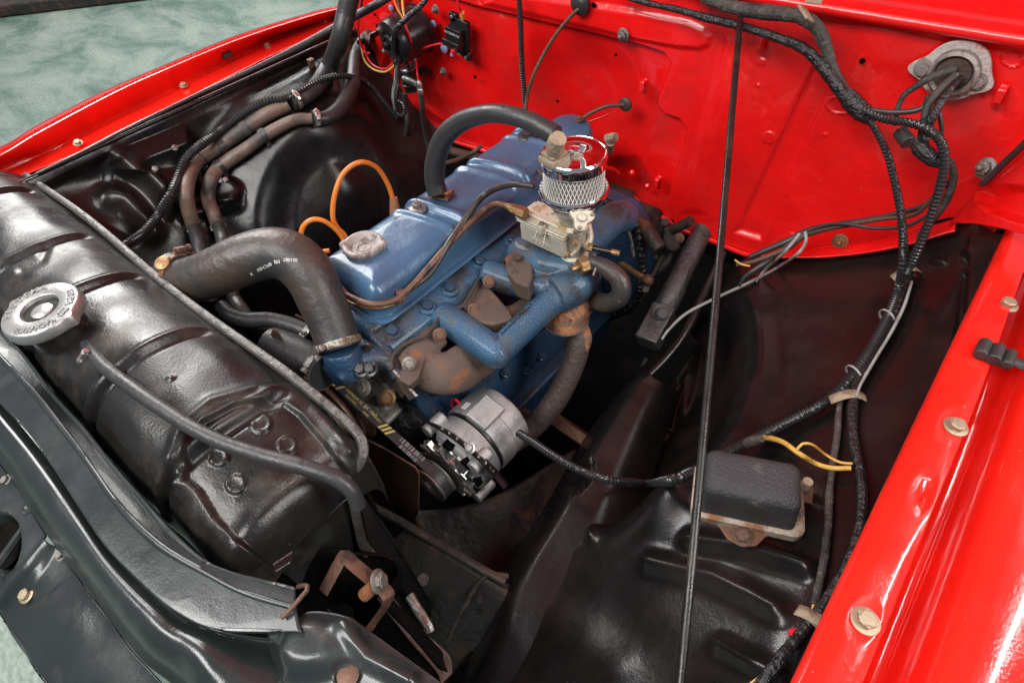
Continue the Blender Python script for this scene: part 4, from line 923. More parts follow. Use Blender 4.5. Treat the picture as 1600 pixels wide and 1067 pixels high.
# ================================================================== AIR FILTER
af = thing('air_filter', (-.487, .672, 1.10), 'small round chrome air filter with diamond mesh sides and a red reflecting lid', 'air filter')
c = np.array([-.487, .672, 0])
RB = 51*mpp(c+Z_*1.12); RT = 53.5*mpp(c+Z_*1.19)
MB().lathe([(.028, 1.098), (.034, 1.100), (.040, 1.112), (RB*.80, 1.116), (RB*1.03, 1.120), (RB*1.07, 1.125), (RB*1.07, 1.131), (RB*1.03, 1.134), (RB*.95, 1.128), (RB*.9, 1.124)], c, Z_, 72, caps=False).build('base_plate', 'chrome', af, ang=60)
RP = RB*.90; th = np.linspace(0, 2*math.pi, 361)
g = np.array([[[c[0]+(RP*.975+.0025*(k % 2)-.0012)*math.cos(a), c[1]+(RP*.975+.0025*(k % 2)-.0012)*math.sin(a), z_] for k, a in enumerate(th[:-1])] for z_ in (1.124, 1.178)])
MB().grid(g, cv=True).build('pleated_paper', 'paper', af, flat=True)
b = MB(); nd = 48; nz = 6; zz = np.linspace(1.126, 1.176, nz+1)
for s_ in (-1, 1):
    for i in range(nd):
        a0 = 2*math.pi*i/nd
        q = np.array([[c[0]+RP*1.012*math.cos(a0+s_*k*math.pi/nd), c[1]+RP*1.012*math.sin(a0+s_*k*math.pi/nd), zz[k]] for k in range(nz+1)]); b.sweep(q, np.full(nz+1, .0007), 4, caps=False)
o = b.build('wire_mesh', 'wire', af)
MB().lathe([(RT*.93, 1.170), (RT*.97, 1.171), (RT*.985, 1.174), (RT*.985, 1.181), (RT*1.0, 1.184), (RT*1.0, 1.187), (RT*.985, 1.190), (RT*.94, 1.1925), (RT*.92, 1.1912), (RT*.88, 1.1908), (RT*.62, 1.1918), (RT*.34, 1.1922), (RT*.31, 1.1932), (RT*.29, 1.1924), (RT*.18, 1.1922), (.0002, 1.1922)], c, Z_, 96, caps=False).build('lid', 'chrome', af, ang=60)
p = P(900, 241, 'z1.195'); MB().lathe([(.012, -.003), (.0115, .0), (.007, .0015), (.006, .006), (.002, .0065)], p, Z_, 20).box(p+np.array([.006, .008, .008]), (.004, .010, .012), frame((.3, .3, 1))).box(p+np.array([-.006, -.008, .005]), (.004, .009, .008), frame((-.3, -.3, 1))).build('wing_nut', 'steel', af, bevel=.0015)
# breather elbow on the lid
be_ = thing('breather_elbow', P(866, 240, 'z1.20'), 'greasy translucent plastic breather elbow clipped on the edge of the chrome lid', 'pipe fitting')
p = P(866, 248, 'z1.195'); F = frame(Z_, N(P(890, 262, 'z1.2')-P(850, 240, 'z1.2')))
MB().box(p, (.036, .034, .012), F).box(p+F@np.array([0, 0, .009]), (.030, .028, .008), F).box(p+F@np.array([-.018, 0, -.012]), (.008, .030, .024), F).build('flange', 'masktape', be_, bevel=.003, segs=3)
MB().tube(PP("867,240,z1.205 868,226,z1.225 872,216,z1.238"), [.013, .0135, .0125], 20).build('tube', 'masktape', be_)
hose('breather_hose', "684,303,z1.062 679,282,z1.085 681,250,z1.125 694,215,z1.17 722,190,z1.205 762,178,z1.235 800,181,z1.245 835,193,z1.242 868,212,z1.235", [31, 32, 32, 31, 30, 29, 29, 30, 32], 'rubber', 'thick black breather hose arching from the valve cover to the air filter', seg=24)

surf('v', vc)
# ================================================================== vacuum and fuel tubes over the valve cover
hose('fuel_pipe', "531,448,v.008 545,462,v.008 580,475,v.008 615,470,v.010 640,450,v.011 668,420,v.012 700,384,v.013 730,352,v.014 758,328,v.02 776,319,z1.07 797,323,z1.076", [9, 10, 10, 10, 10, 11, 11, 11, 11, 10, 9], 'rusttube', 'brown metal fuel pipe running beside the valve cover to the brass inlet', 'pipe')
hose('vacuum_pipe', "634,456,v.010 672,427,v.013 700,382,v.015 722,350,v.016 744,318,v.024 762,301,v.036 785,291,z1.10 808,288,z1.117 834,292,z1.12", [9, 10, 10, 11, 11, 11, 11, 8], 'rubberbr', 'brown vacuum tube bending up to the base of the air filter', 'pipe')
hose('thin_pipe', "529,462,v.006 555,476,v.006 590,481,v.006 622,472,v.006 642,452,v.006 655,440,v.006", [6, 6, 6, 6, 6, 5], 'brass', 'thin tan pipe curving around the front corner of the valve cover', 'pipe')
for x, y in ((628, 458), (620, 470)): 
    p = P(x, y, 'v.008'); MB().box(p, (.010, .018, .010), frame(Z_, (1, 1, 0))).build('pipe_clip', 'rusttube', eng, bevel=.001)
# orange plug leads
for s_, l in (("532,402,z1.0 540,372,x-.85 527,356,x-.86 520,338,x-.86 523,305,x-.86 536,272,x-.86 562,254,x-.85 588,262,x-.845 606,288,x-.84 615,315,x-.835", 'orange plug lead looping high behind the blue valve cover to a brown boot'), ("546,392,x-.84 530,364,x-.85 507,346,x-.86 486,344,x-.87 472,358,x-.88 472,384,x-.88 488,395,x-.88 515,392,x-.86", 'small low orange plug lead loop beside the black radiator hose')):
    hose('plug_lead', s_, 8, 'orange', l, 'wire', 'orange plug leads', seg=12)
p = P(617, 327, 'x-.832'); bt = MB().tube([P(615, 309, 'x-.834'), P(617, 325, 'x-.832'), P(619, 340, 'x-.83')], [.007, .010, .012], 14).build('plug_boot', 'boot'); tag(bt, 'brown rubber boot at the end of the tall orange lead', 'boot')
# ================================================================== FRONT OF THE ENGINE
hose('radiator_hose', "272,428,z1.052 300,437,z1.058 340,424,z1.075 385,405,z1.09 425,396,z1.095 458,404,z1.09 484,430,z1.07 502,468,z1.04 518,505,z1.01 531,545,z.98", [70, 72, 74, 78, 80, 82, 80, 74, 70, 68], 'rubberbr', 'thick black upper radiator hose bending down to the thermostat housing', seg=40, step=.004)
# printing on the hose
def onhose(cx_, cy_, s_, ang, size, z_=1.125):
    p = P(cx_, cy_, 'z%.3f' % z_); r = _R@np.array([math.cos(ang), math.sin(ang), 0]); up_ = _R@np.array([math.sin(ang), -math.cos(ang), 0])
    return p, r, up_
RH = bpy.data.objects['radiator_hose']
from mathutils.bvhtree import BVHTree
def bvh_of(ob): 
    me = ob.data; b = base(ob); return BVHTree.FromPolygons([tuple(np.array(v.co)+b) for v in me.vertices], [tuple(p.vertices) for p in me.polygons])
def decal(name, s_, m, px, py, ang, size_px, ob, ext=.0002, lift=.0004, mirror=False, spacing=1.):
    """flat print laid on a surface of ob at a photographed place: every vertex is dropped on the surface"""
    T = bvh_of(ob); d0 = ray(px, py); h = T.ray_cast(Vector(CAM), Vector(N(d0)))
    if h[0] is None: return None
    s0 = mpp(np.array(h[0]))
    def bend(x, y, z):
        X2 = px+(x*math.cos(ang)+y*math.sin(ang))/s0; Y2 = py+(x*math.sin(ang)-y*math.cos(ang))/s0
        r_ = Vector(N(ray(X2, Y2))); hh = T.ray_cast(Vector(CAM), r_)
        if hh[0] is None: return np.array(h[0])
        n_ = np.array(hh[1]); n_ = n_ if n_@np.array(r_) < 0 else -n_
        return np.array(hh[0])+n_*(lift+max(z, 0))
    return text(name, s_, m, (0, 0, 0), (1, 0, 0), (0, 1, 0), size_px*s0, ob, ext, bend)
decal('cast_lettering', 'FIRING ORDER 1 3 4 2', 'bluecast', 817, 486, math.radians(-44), 10.5, im, .0014, .0008)
for s_, x, y, a in (('051087', 454, 406, 183), ('EBJ', 433, 409, 170), ('8PCH50', 413, 417, 155), ('X', 393, 428, 150)):
    decal('hose_print', s_, 'print', x, y, math.radians(a), 7.2, RH)
clamp(P(529, 537, 'z.99'), N(P(518, 505, 'z1.01')-P(531, 545, 'z.98')), 34.5*mpp(P(529, 537, 'z.99')), RH, 'dullsteel', (.3, -.8, 0))
clamp(P(290, 433, 'z1.055'), N(P(272, 428, 'z1.052')-P(300, 437, 'z1.058')), 38*mpp(P(290, 433, 'z1.055')), RH, 'brown', (-.4, .4, 1), label='rusty brown clamp at the radiator end')
p = P(257, 414, 'z1.09'); MB().lathe([(.012, 0), (.012, .008), (.010, .009)], p, (.3, -.3, 1), 20).build('clamp_screw', 'brass', RH)
# thermostat housing
def f_th(b):
    b.tube(PP("532,545,z.985 538,562,z.965 548,580,z.94"), [.030, .032, .036], 24)
    p = P(548, 562, 'z.955'); b.box(p, (.085, .05, .02), frame(Z_, (1, .1, 0)))
    b.tube(PP("560,570,z.95 590,560,z.95 612,575,z.93"), .020, 12)
    b.tube(PP("600,545,z.955 625,590,z.93"), .015, 12)
cast('thermostat_housing', 'bluedk', eng, f_th, .003, 4)
for x, y in ((573, 549), (579, 577), (565, 578)): bolt(P(x, y, 'z.965'), (.1, -.4, 1), .009, 'plastic', eng)
lt = thing('lifting_bracket', P(530, 570, 'z.95'), 'flat rusty brown bracket plate below the hose clamp', 'bracket')
MB().poly([P(x, y, 'z.955') for x, y in pl("499,548 515,550 530,548 552,582 548,592 520,588")], (0, .002, .004)).build('plate', 'orust', lt, bevel=.001)
# lower hoses
h = hose('bypass_hose', "345,478,z1.0 358,492,z.995 385,500,z.985 420,500,z.975 455,508,z.965 488,522,z.955", [22, 24, 25, 25, 25, 25], 'rubber', 'grey black water hose passing under the upper radiator hose', seg=20)
clamp(P(483, 520, 'z.957'), N(P(488, 522, 'z.955')-P(455, 508, 'z.965')), 13.5*mpp(P(483, 520, 'z.957')), h, 'dullsteel', (.6, -.6, .2))
hose('bypass_hose', "368,470,z.98 380,486,z.975 400,510,z.95 440,520,z.94 490,535,z.93", [20, 20, 18, 16, 16], 'rubber', 'second thinner water hose just below the grey one, mostly in shadow', seg=16)
h = hose('lower_radiator_hose', "425,540,z.95 452,552,z.95 480,566,z.95 506,582,z.95", [60, 64, 64, 60], 'rubber', 'short thick lower radiator hose behind the raised fan blade', seg=28)
clamp(P(504, 580, 'z.95'), N(P(506, 582, 'z.95')-P(480, 566, 'z.95')), 30*mpp(P(504, 580, 'z.95')), h, 'dullsteel', (.2, -.4, 1))
# oily bellows in the dark behind
MB().tube(PP("462,492,x-.80 478,500,x-.79 495,515,x-.78"), .0025, 6).build('copper_line', 'rusttube', eng)
# belt geometry: the photographed upper run gives the common tangent of both pulleys
Q1, Q2 = P(526, 600, 'y.276'), P(680, 740, 'y.276'); tq = N(Q2-Q1); nq = np.array([-tq[2], 0, tq[0]]); nq = nq if nq[2] > 0 else -nq
r1, r2 = .0855, .0345
A1 = Q1-nq*r1; A2 = Q2-nq*r2
AX_, AZ_ = float(A1[0]), float(A1[2])
# water pump
wp = thing('water_pump', P(560, 610, 'y.31'), 'oily cast metal water pump body at the front of the engine', 'water pump')
def f_wp(b):
    b.tube(PP("512,592,y.28 545,594,y.30 580,600,y.32 605,612,y.335"), [.020, .024, .032, .036], 20)
    b.tube(PP("560,590,y.33 595,625,y.32 615,640,y.325"), [.022, .030, .02], 16)
    b.box(P(600, 612, 'y.335'), (.12, .012, .10), frame((0, -1, 0)))
    b.lathe([(.022, 0), (.022, .03)], P(568, 622, 'y.30'), (0, -1, .2), 16)
    b.lathe([(.035, -.06), (.035, .05), (.02, .055)], (AX_, .33, AZ_), (0, -1, 0), 24)
cast('pump_body', 'pumpalu', wp, f_wp, .003, 5)
for x, y, m_ in ((568, 606, 'dullsteel'), (607, 622, 'brass')): bolt(P(x, y, 'y.285') if x < 600 else P(x, y, 'y.31'), (.2, -.6, .7), .0098, m_, wp)
MB().poly([P(x, y, 'y.325') for x, y in pl("590,580 600,578 634,612 628,622")], (0, .004, 0)).poly([P(x, y, 'y.318') for x, y in pl("604,578 610,576 650,620 640,626")], (0, .004, 0)).build('gasket_plate', 'dullsteel', wp)
MB().tube(PP("590,640,y.33 620,650,y.33 650,665,y.34 640,700,y.35"), [.03, .04, .04, .03], 14).build('oily_cover', 'tape', wp)
# fan
fan = thing('cooling_fan', (AX_, .235, AZ_), 'rusty brown steel fan with broad blades behind the radiator', 'fan')
MB().lathe([(.022, 0), (.022, .012), (.05, .014), (.05, .018)], (AX_, .225, AZ_), (0, 1, 0), 24).build('hub', 'brown', fan)
def blade(sp_, ys_, lab=None):
    q = [P(x, y, 'y%.3f' % yy) for (x, y), yy in zip(pl(sp_), ys_)]; b = MB().poly(q, (.0015, -.003, .0005)).build('blade', 'brown', fan, bevel=.0008)
    return b
blade("566,682 600,698 650,728 656,738 655,800 648,810 636,811 610,795 572,768 545,735", (.25, .245, .24, .24, .225, .222, .222, .225, .235, .245))
blade("428,512 434,515 448,540 500,603 485,606 445,592 432,575 424,540 424,520", (.24, .24, .245, .25, .25, .245, .24, .24, .24))
# water pump pulley + belt
pu = thing('pump_pulley', (AX_, .27, AZ_), 'brown rusty water pump pulley carrying the fan belt', 'pulley')
MB().lathe([(.02, -.030), (.050, -.030), (.055, -.024), (.076, -.020), (.083, -.018), (.084, -.014), (.072, -.004), (.072, .000), (.084, .009), (.085, .013), (.078, .014), (.02, .014)], (AX_, .272, AZ_), (0, 1, 0), 64).build('pulley_disc', 'brown', pu, ang=30)
d = A2-A1; D = math.hypot(d[0], d[2]); ph = math.atan2(d[2], d[0]); al = math.acos((r1-r2)/D)
pts = []
for k in range(60): t = ph+al+(2*math.pi-2*al)*k/59; pts.append((A1[0]+r1*math.cos(t), A1[2]+r1*math.sin(t)))
for k in range(40): t = ph-al+2*al*k/39; pts.append((A2[0]+r2*math.cos(t), A2[2]+r2*math.sin(t)))
n = len(pts); den = []
for i in range(n):
    x0, z0 = pts[i]; x1, z1 = pts[(i+1) % n]; m_ = max(1, int(math.hypot(x1-x0, z1-z0)/.006))
    for k in range(m_): den.append((x0+(x1-x0)*k/m_, z0+(z1-z0)*k/m_))
pp = np.array(den); tn = np.roll(pp, -1, 0)-np.roll(pp, 1, 0); tn /= np.linalg.norm(tn, axis=1)[:, None]; nn = np.stack([tn[:, 1], -tn[:, 0]], 1)
cen = pp.mean(0); 
if ((pp-cen)*nn).sum() < 0: nn = -nn
bw = .0088; ring = []
for off_, yy in ((0, -bw), (.0008, -bw*.85), (.0008, bw*.85), (0, bw), (-.008, bw*.7), (-.008, -bw*.7)):
    q = pp+nn*off_; ring.append(np.stack([q[:, 0], np.full(len(q), .276+yy), q[:, 1]], 1))
belt = MB().grid(np.stack(ring, 0), True, True).build('fan_belt', 'rubber', ang=30); tag(belt, 'black fan belt with yellow stripes and pale printing running to the alternator', 'belt')
# print on the belt: stripes and rows of small letters on the upper run
tA = np.array([A1[0]+r1*math.cos(ph+al), 0, A1[2]+r1*math.sin(ph+al)]); tB = np.array([A2[0]+r2*math.cos(ph+al), 0, A2[2]+r2*math.sin(ph+al)])
bx = N(tB-tA); bn = np.array([-bx[2], 0, bx[0]]); bn = bn if bn[2] > 0 else -bn; LB_ = np.linalg.norm(tB-tA)
def onbelt(u, v): return np.array([tA[0], .276, tA[2]])+bx*LB_*u+np.array([0, 1, 0])*v+bn*.0013
def stripe(us, m_='yprint'):
    for u in us:
        b = MB(); b.poly([onbelt(u, -bw*.85), onbelt(u+.018, -bw*.85), onbelt(u+.05, bw*.85), onbelt(u+.032, bw*.85)], bn*.0002); b.build('belt_stripe', m_, belt)
stripe((-.02, .02)); stripe((.46, .495, .53))
yd = np.array([0, 1., 0])
for s_, u, v, sz, m_ in (('PREMIUM XL', .17, .004, .0075, 'yprint'), ('INDUSTRIAL', .17, -.004, .005, 'yprint'), ('BX 1060', .335, .004, .0085, 'yprint'), ('MADE', .33, -.005, .005, 'yprint'), ('V-BELT', .425, .002, .005, 'yprint'), ('| || ||| | || |||| | ||', .76, .005, .009, 'print'), ('||| || | ||||| || |||', .76, -.005, .007, 'print')):
    text('belt_print', s_, m_, onbelt(u, v), bx, yd, sz, belt, .0001)

# ================================================================== ALTERNATOR
al_ = thing('alternator', (A2[0], .29, A2[2]), 'new grey cast aluminium alternator with finned front beside the blue block', 'alternator')
c0 = np.array([A2[0], 0, A2[2]])+np.array([.004, 0, .004]); RA = .069
def ca(y, dx=0, dz=0): return c0+np.array([dx, y, dz])
def hull(amp, ks, sh): return lambda th, i: 1+amp*np.cos(ks*th+sh)**8
def body(name, m_, prof_, fn=None, seg=96, ang=32):
    return MB().lathe(prof_, ca(0), (0, 1, 0), seg, fn=fn).build(name, m_, al_, ang=ang)
octo = lambda th, i: 1+.035*np.abs(np.cos(4*th+.4))**1.0
body('rear_cap', 'castalu', [(.030, .462), (.058, .461), (RA*.93, .456), (RA*.97, .446), (RA*1.0, .430), (RA*1.0, .418), (.03, .418)], octo)
body('stator_case', 'castalu', [(.03, .417), (RA*1.01, .417), (RA*1.02, .414), (RA*1.02, .384), (RA*1.0, .380), (.03, .380)], octo)
body('seam_ring', 'plastic', [(.03, .381), (RA*.99, .381), (RA*.99, .374), (.03, .374)])
# front bracket: ring + spokes + mounting ears
b = MB(); th_ = np.linspace(0, 2*math.pi, 97)[:-1]
b.lathe([(.052, .372), (RA*1.0, .372), (RA*1.02, .368), (RA*1.02, .338), (RA*.97, .322), (RA*.86, .316), (RA*.80, .318), (RA*.80, .33), (.052, .34)], ca(0), (0, 1, 0), 96, caps=False)
b.lathe([(.010, .306), (.030, .306), (.033, .312), (.033, .34), (.01, .34)], ca(0), (0, 1, 0), 48)
for k in range(8):
    a = k*math.pi/4+.25; e = np.array([math.cos(a), 0, math.sin(a)]); t = np.array([-math.sin(a), 0, math.cos(a)])
    b.box(ca(.318)+e*.043, (.034, .012, .009), np.stack([e, np.array([0, 1, 0]), t], 1))
for a, L2 in ((math.radians(128), .022), (math.radians(-52), .030), (math.radians(38), .016)):
    e = np.array([math.cos(a), 0, math.sin(a)]); q = ca(.335)+e*(RA+L2*.4)
    b.lathe([(.0125, -.02), (.0125, .022), (.010, .024)], q, (0, 1, 0), 20); b.box(ca(.338)+e*(RA*.92), (.03, .022, .02), np.stack([e, np.array([0, 1, 0]), np.cross(e, [0, 1, 0])], 1))
b.build('front_bracket', 'castalu', al_, ang=30, bevel=.0012)
body('rotor', 'void', [(.02, .33), (.05, .33), (.05, .37), (.02, .37)])
# cooling fan with bent vanes and pulley
b = MB().lathe([(.012, .300), (.046, .300), (.046, .3020), (.012, .3020)], ca(0), (0, 1, 0), 48)
for k in range(12):
    a = k*math.pi/6; e = np.array([math.cos(a), 0, math.sin(a)]); t = np.array([-math.sin(a), 0, math.cos(a)]); Fv = np.stack([N(e+.5*t), np.array([0, 1, 0]), N(t-.5*e)], 1)
    b.box(ca(.306)+e*.050, (.026, .013, .0018), Fv); b.box(ca(.3005)+e*.054, (.018, .0018, .013), Fv)
b.build('vane_wheel', 'steel', al_, ang=25)
b = MB().lathe([(.012, .2920), (.034, .2915), (.0375, .2900), (.038, .288), (.031, .280), (.031, .273), (.0375, .2655), (.038, .263), (.035, .2615), (.024, .262), (.022, .270), (.010, .270)], ca(0)-np.array([.004, 0, .004]), (0, 1, 0), 56, caps=False); b.build('pulley', 'steel', al_, ang=30)
bolt(ca(.268)-np.array([.004, 0, .004]), (0, -1, 0), .012, 'steel', al_)
for a in (75, 150, 250, 330):
    e = np.array([math.cos(math.radians(a)), 0, math.sin(math.radians(a))]); bolt(ca(.314)+e*.060, (0, -1, 0), .0055, 'steel', al_, washer=False)
for k in range(9):
    a = k*math.pi/4.5+.1; e = np.array([math.cos(a), 0, math.sin(a)]); t = np.array([-math.sin(a), 0, math.cos(a)])
    MB().box(ca(.3195)+e*.0615, (.012, .012, .020), np.stack([N(e+.0*t), np.array([0, 1, 0]), t], 1)).build('slot_shade_box', 'void', al_)  # black boxes stand in for the shade inside the vents
# raised terminal block and red cap, name plate
e = N(np.array([.2, 0, 1])); MB().box(ca(.405)+e*(RA+.003), (.045, .055, .016), np.stack([np.cross([0, 1, 0], e), np.array([0, 1., 0]), e], 1)).build('terminal_block', 'castalu', al_, bevel=.002)
p = P(716, 640, 'y.40'); MB().box(p, (.018, .012, .010), frame((.3, -.4, 1))).build('plug', 'print', al_, bevel=.001)
lp_ = MB().tube(PP("712,638,y.40 706,628,y.40 708,620,y.40 714,620,y.40 720,628,y.40 721,634,y.40"), .0025, 8).build('loop_tag', 'redwire', al_)
MB().box(ca(.398)+np.array([-.028, 0, .066]), (.016, .012, .002), frame(N((-.35, 0, 1)))).build('label_plate', 'print', al_)
# slotted adjusting arm
al_.scale = (.96, .96, .96)
surfs('a', [o for o in al_.children if o.type == 'MESH' and o.name.split('.')[0] in ('rear_cap', 'stator_case', 'front_bracket', 'seam_ring')], al_)
q = PP("600,612,y.34 622,622,y.34 645,637,y.335 668,657,y.33")+PP("700,676,a.010 722,692,a.008 742,709,a.008 758,723,a.008 772,737,a.010")+PP("791,760,y.34"); rs = resample(q, .004)[0]
am = thing('adjusting_arm', q[3], 'curved black slotted adjusting arm across the alternator body', 'bracket')
MB().sweep(rs, np.full(len(rs), .0095), 4, flat=.28, hint=(-.5, .6, .6)).build('slotted_arm', 'plastic', am, ang=30)
for i in range(int(len(rs)*.52), int(len(rs)*.92), 4): MB().box(rs[i]+np.array([0, -.002, .003]), (.009, .004, .002), frame((0, -.6, .8), rs[i]-rs[i-1])).build('slot_mark', 'dullsteel', am)
bolt(P(735, 700, 'a.016'), (-.1, -.5, .8), .007, 'steel', am)
# ================================================================== HEATER HOSES ON THE FAR SIDE
HG = 'heater hoses along the far inner fender'
def cl_at(par, s0, s1, w_, m_='steel', side=(.6, -.3, .8)):
    a_, b_ = PP(s0)[0], PP(s1)[0]; clamp(a_, N(b_-a_), w_/2*mpp(a_), par, m_, side)
h = hose('heater_hose', "550,-20,x-1.26 541,20,x-1.27 531,62,x-1.28 514,105,i.018 490,140,i.018 455,162,i.018", [30, 30, 29, 27, 25, 24], 'rubber', 'upper black heater hose curving down from the left end of the firewall', group=HG)
cl_at(h, "462,158,i.018", "480,148,i.018", 25)
h = hose('heater_hose', "450,163,i.018 420,177,i.018 385,200,i.018 345,228,i.018 310,250,i.018 297,272,i.018 291,300,i.018 294,325,i.018 303,355,i.018", [21, 22, 21, 21, 22, 22, 22, 22, 22], 'hosebr', 'outer brown weathered heater hose section nearest the far fender', group=HG)
cl_at(h, "304,352,i.018", "294,325,i.018", 23); 
h = hose('heater_hose', "303,352,i.018 312,385,x-1.24 320,420,x-1.21 330,470,x-1.18", [21, 22, 22, 22], 'rubber', 'left black heater hose end running down behind the radiator hose', group=HG)
h = hose('heater_hose', "580,54,y1.03 568,66,y.985 556,90,i.018 551,130,i.018 535,165,i.018 512,184,i.018 488,187,i.018", [20, 20, 22, 24, 25, 24, 22], 'rubber', 'second black heater hose from the firewall bending to the lower clamp', group=HG)
cl_at(h, "493,186,i.018", "512,184,i.018", 24)
h = hose('heater_hose', "488,186,i.018 460,188,i.018 420,208,i.018 380,236,i.018 345,260,i.018 328,284,i.018 326,312,i.018 334,335,i.018 342,357,i.018", [17, 18, 19, 19, 21, 21, 21, 21, 21], 'hosebr', 'inner rusty brown heater pipe parallel to the brown hose', group=HG)
cl_at(h, "341,354,i.018", "334,335,i.018", 23)
h = hose('heater_hose', "341,352,i.018 348,375,x-1.20 358,420,x-1.17 366,470,x-1.13", [20, 20, 20, 20], 'rubber', 'right black heater hose end behind the radiator hose bend', group=HG)
for s0, s1, w_ in (("345,228,i.018", "310,250,i.018", 23), ("312,249,i.018", "300,262,i.018", 24), ("345,260,i.018", "380,236,i.018", 22), ("413,212,i.018", "460,188,i.018", 21), ("384,201,i.018", "345,228,i.018", 23)):
    a_, b_ = PP(s0)[0], PP(s1)[0]; d = N(b_-a_); r = w_/2*mpp(a_)
    o = MB().lathe([(r*.98, -.008), (r*1.06, -.008), (r*1.08, 0), (r*1.06, .008), (r*.98, .008)], a_, d, 20, caps=False).box(a_+np.array([0, 0, -r*1.3]), (.012, .01, .014)).build('rubber_band', 'rubber', h)
for x, y in ((326, 258), (396, 206)):
    p = P(x, y, 'i.004'); MB().box(p, (.006, .05, .022), frame((0, .3, 1), (1, 0, 0))*1.0).build('hose_strap', 'blackworn', h, bevel=.002); bolt(p+np.array([.008, .008, .0]), (1, 0, .4), .007, 'steel', h, washer=False)
loom('corrugated_loom', "622,186,i.02 600,160,i.02 575,131,i.025 540,119,i.034 505,124,i.034 470,142,i.034 445,154,i.034 420,158,i.034 385,175,i.034 345,205,i.034 312,228,i.034 290,250,i.034 280,275,i.034 268,302,i.034 248,335,i.034 225,362,i.034 198,381,x-1.27 170,400,x-1.26", [11, 11, 10, 10, 10, 11, 12, 13, 14, 15, 15, 16, 16, 16, 15, 14, 13], 'loom', 'long corrugated black loom following the heater hoses over the far inner fender', pitch=.0075, seg=10)
o = hose('bonnet_cable', "30,284,z1.098 70,266,z1.10 140,232,z1.10 200,201,z1.10 300,152,z1.105 400,106,z1.115 470,72,z1.13 540,34,z1.16 600,0,z1.20 640,-30,z1.22", [3, 4, 5, 5, 6, 7, 10, 12, 13, 13], 'rubber', 'straight black rubber edge strip running along the far fender to the firewall top', 'seal', seg=10)

# ================================================================== FIREWALL EQUIPMENT (left end)
bm_ = thing('blower_motor', P(640, 55, 'y.98'), 'round black blower motor mounted on the left of the red firewall', 'motor')
o_ = P(655, 45, 'y1.00'); ax = N((-.18, -1, -.12)); R_ = .0525
MB().lathe([(R_*1.08, -.004), (R_*1.08, .002), (R_*1.0, .003), (R_, .050), (R_*.985, .053), (R_*.985, .056), (R_, .058), (R_*.99, .072), (R_*.93, .082), (R_*.80, .086), (R_*.55, .087), (R_*.50, .083), (R_*.45, .083), (R_*.42, .092), (R_*.30, .093), (R_*.28, .089), (R_*.18, .089), (R_*.16, .102), (R_*.05, .103)], o_, ax, 48).build('motor_can', 'plastic', bm_, ang=40)
Fm = frame(ax)
for k in range(4):
    a = k*1.57+.6; bolt(o_+Fm@np.array([R_*.72*math.cos(a), R_*.72*math.sin(a), .087]), ax, .0055, 'dullsteel', bm_, dome=True)
st = MB().cyl(P(590, 52, 'y.975'), P(560, 66, 'y.96'), .007, seg=12).build('duct_stub', 'plastic', bm_); 
for k, (x, y) in enumerate(((573, 56), (578, 60))): bolt(P(x, y, 'y.955'), (-.6, -.6, .3), .009, 'steel', bm_)
co = thing('ignition_coil', P(640, 125, 'y.97'), 'small black cylindrical solenoid with silver rim and cable ends under the blower motor', 'solenoid')
ca_, cb_ = P(636, 106, 'y.965'), P(646, 143, 'y.965'); d = cb_-ca_; Lc = np.linalg.norm(d)
MB().lathe([(.004, -.003), (.020, -.002), (.0225, .002), (.0215, .006), (.0215, Lc*.62), (.024, Lc*.64), (.024, Lc*.72), (.020, Lc*.76), (.020, Lc*.95), (.012, Lc)], ca_, d, 32).build('can', 'plastic', co, ang=40)
MB().lathe([(.0218, -.003), (.0235, 0), (.0225, .004), (.0205, .001)], ca_, d, 32, caps=False).build('rim', 'steel', co)
MB().cyl(P(632, 123, 'y.945'), P(655, 133, 'y.93'), .008, seg=14).build('post', 'dullsteel', co); bolt(P(632, 123, 'y.945'), (-1, -.4, .3), .006, 'brass', co, washer=False)
for x, y in ((655, 133), (657, 143)): MB().ball(P(x, y, 'y.925'), .009, 10, (1, .8, 1.3)).build('cable_lug', 'steel', co)
MB().box(P(662, 112, 'y1.0'), (.028, .008, .035), frame((0, -1, .2), (.4, 0, 1))).build('resistor_block', 'plastic', co, bevel=.002)
hose('battery_cable', "657,140,y.925 659,155,y.93 661,185,y.94 666,215,y.95 674,238,y.95 690,256,y.96", [10, 9, 9, 9, 9, 9], 'rubber', 'black cable hanging from the solenoid terminal in front of the red firewall', 'cable', seg=12)
hose('battery_cable', "632,146,y.96 634,170,y.96 637,195,y.95 632,222,y.94 638,248,y.93 660,282,y.92 690,300,y.93", [9, 9, 9, 9, 9, 8, 7], 'rubber', 'black cable sagging below the solenoid into the dark behind the engine', 'cable', seg=12)
hose('pipe_run', "690,257,y.93 715,250,y.93 740,238,y.93 752,228,y.95", [7, 8, 8, 7], 'browncable', 'thin brown pipe under the firewall edge behind the breather hose', 'pipe', seg=10)
cbk = thing('circuit_breaker', P(720, 55, 'y1.0'), 'black rectangular circuit breaker with red button on the red firewall', 'breaker')
F = np.stack([N(P(735, 62, 'y1.0')-P(700, 55, 'y1.0'))*1.0, np.array([0, -1., 0]), np.array([0, 0, 1.])], 1); F[:, 0] = (1, 0, 0)
F = np.stack([np.array([1., 0, 0]), np.array([0, 0, 1.]), np.array([0, -1., 0])], 1)
tl = math.radians(-8); Rz = np.array([[math.cos(tl), -math.sin(tl), 0], [math.sin(tl), math.cos(tl), 0], [0, 0, 1]]); F = F@Rz
pc = P(722, 55, 'y1.002')
b = MB().box(pc+F@np.array([0, 0, .005]), (.052, .074, .012), F).box(pc+F@np.array([-.018, .036, .005]), (.022, .018, .012), F).box(pc+F@np.array([.020, -.038, .005]), (.022, .018, .012), F)
b.build('base', 'plastic', cbk, bevel=.002)
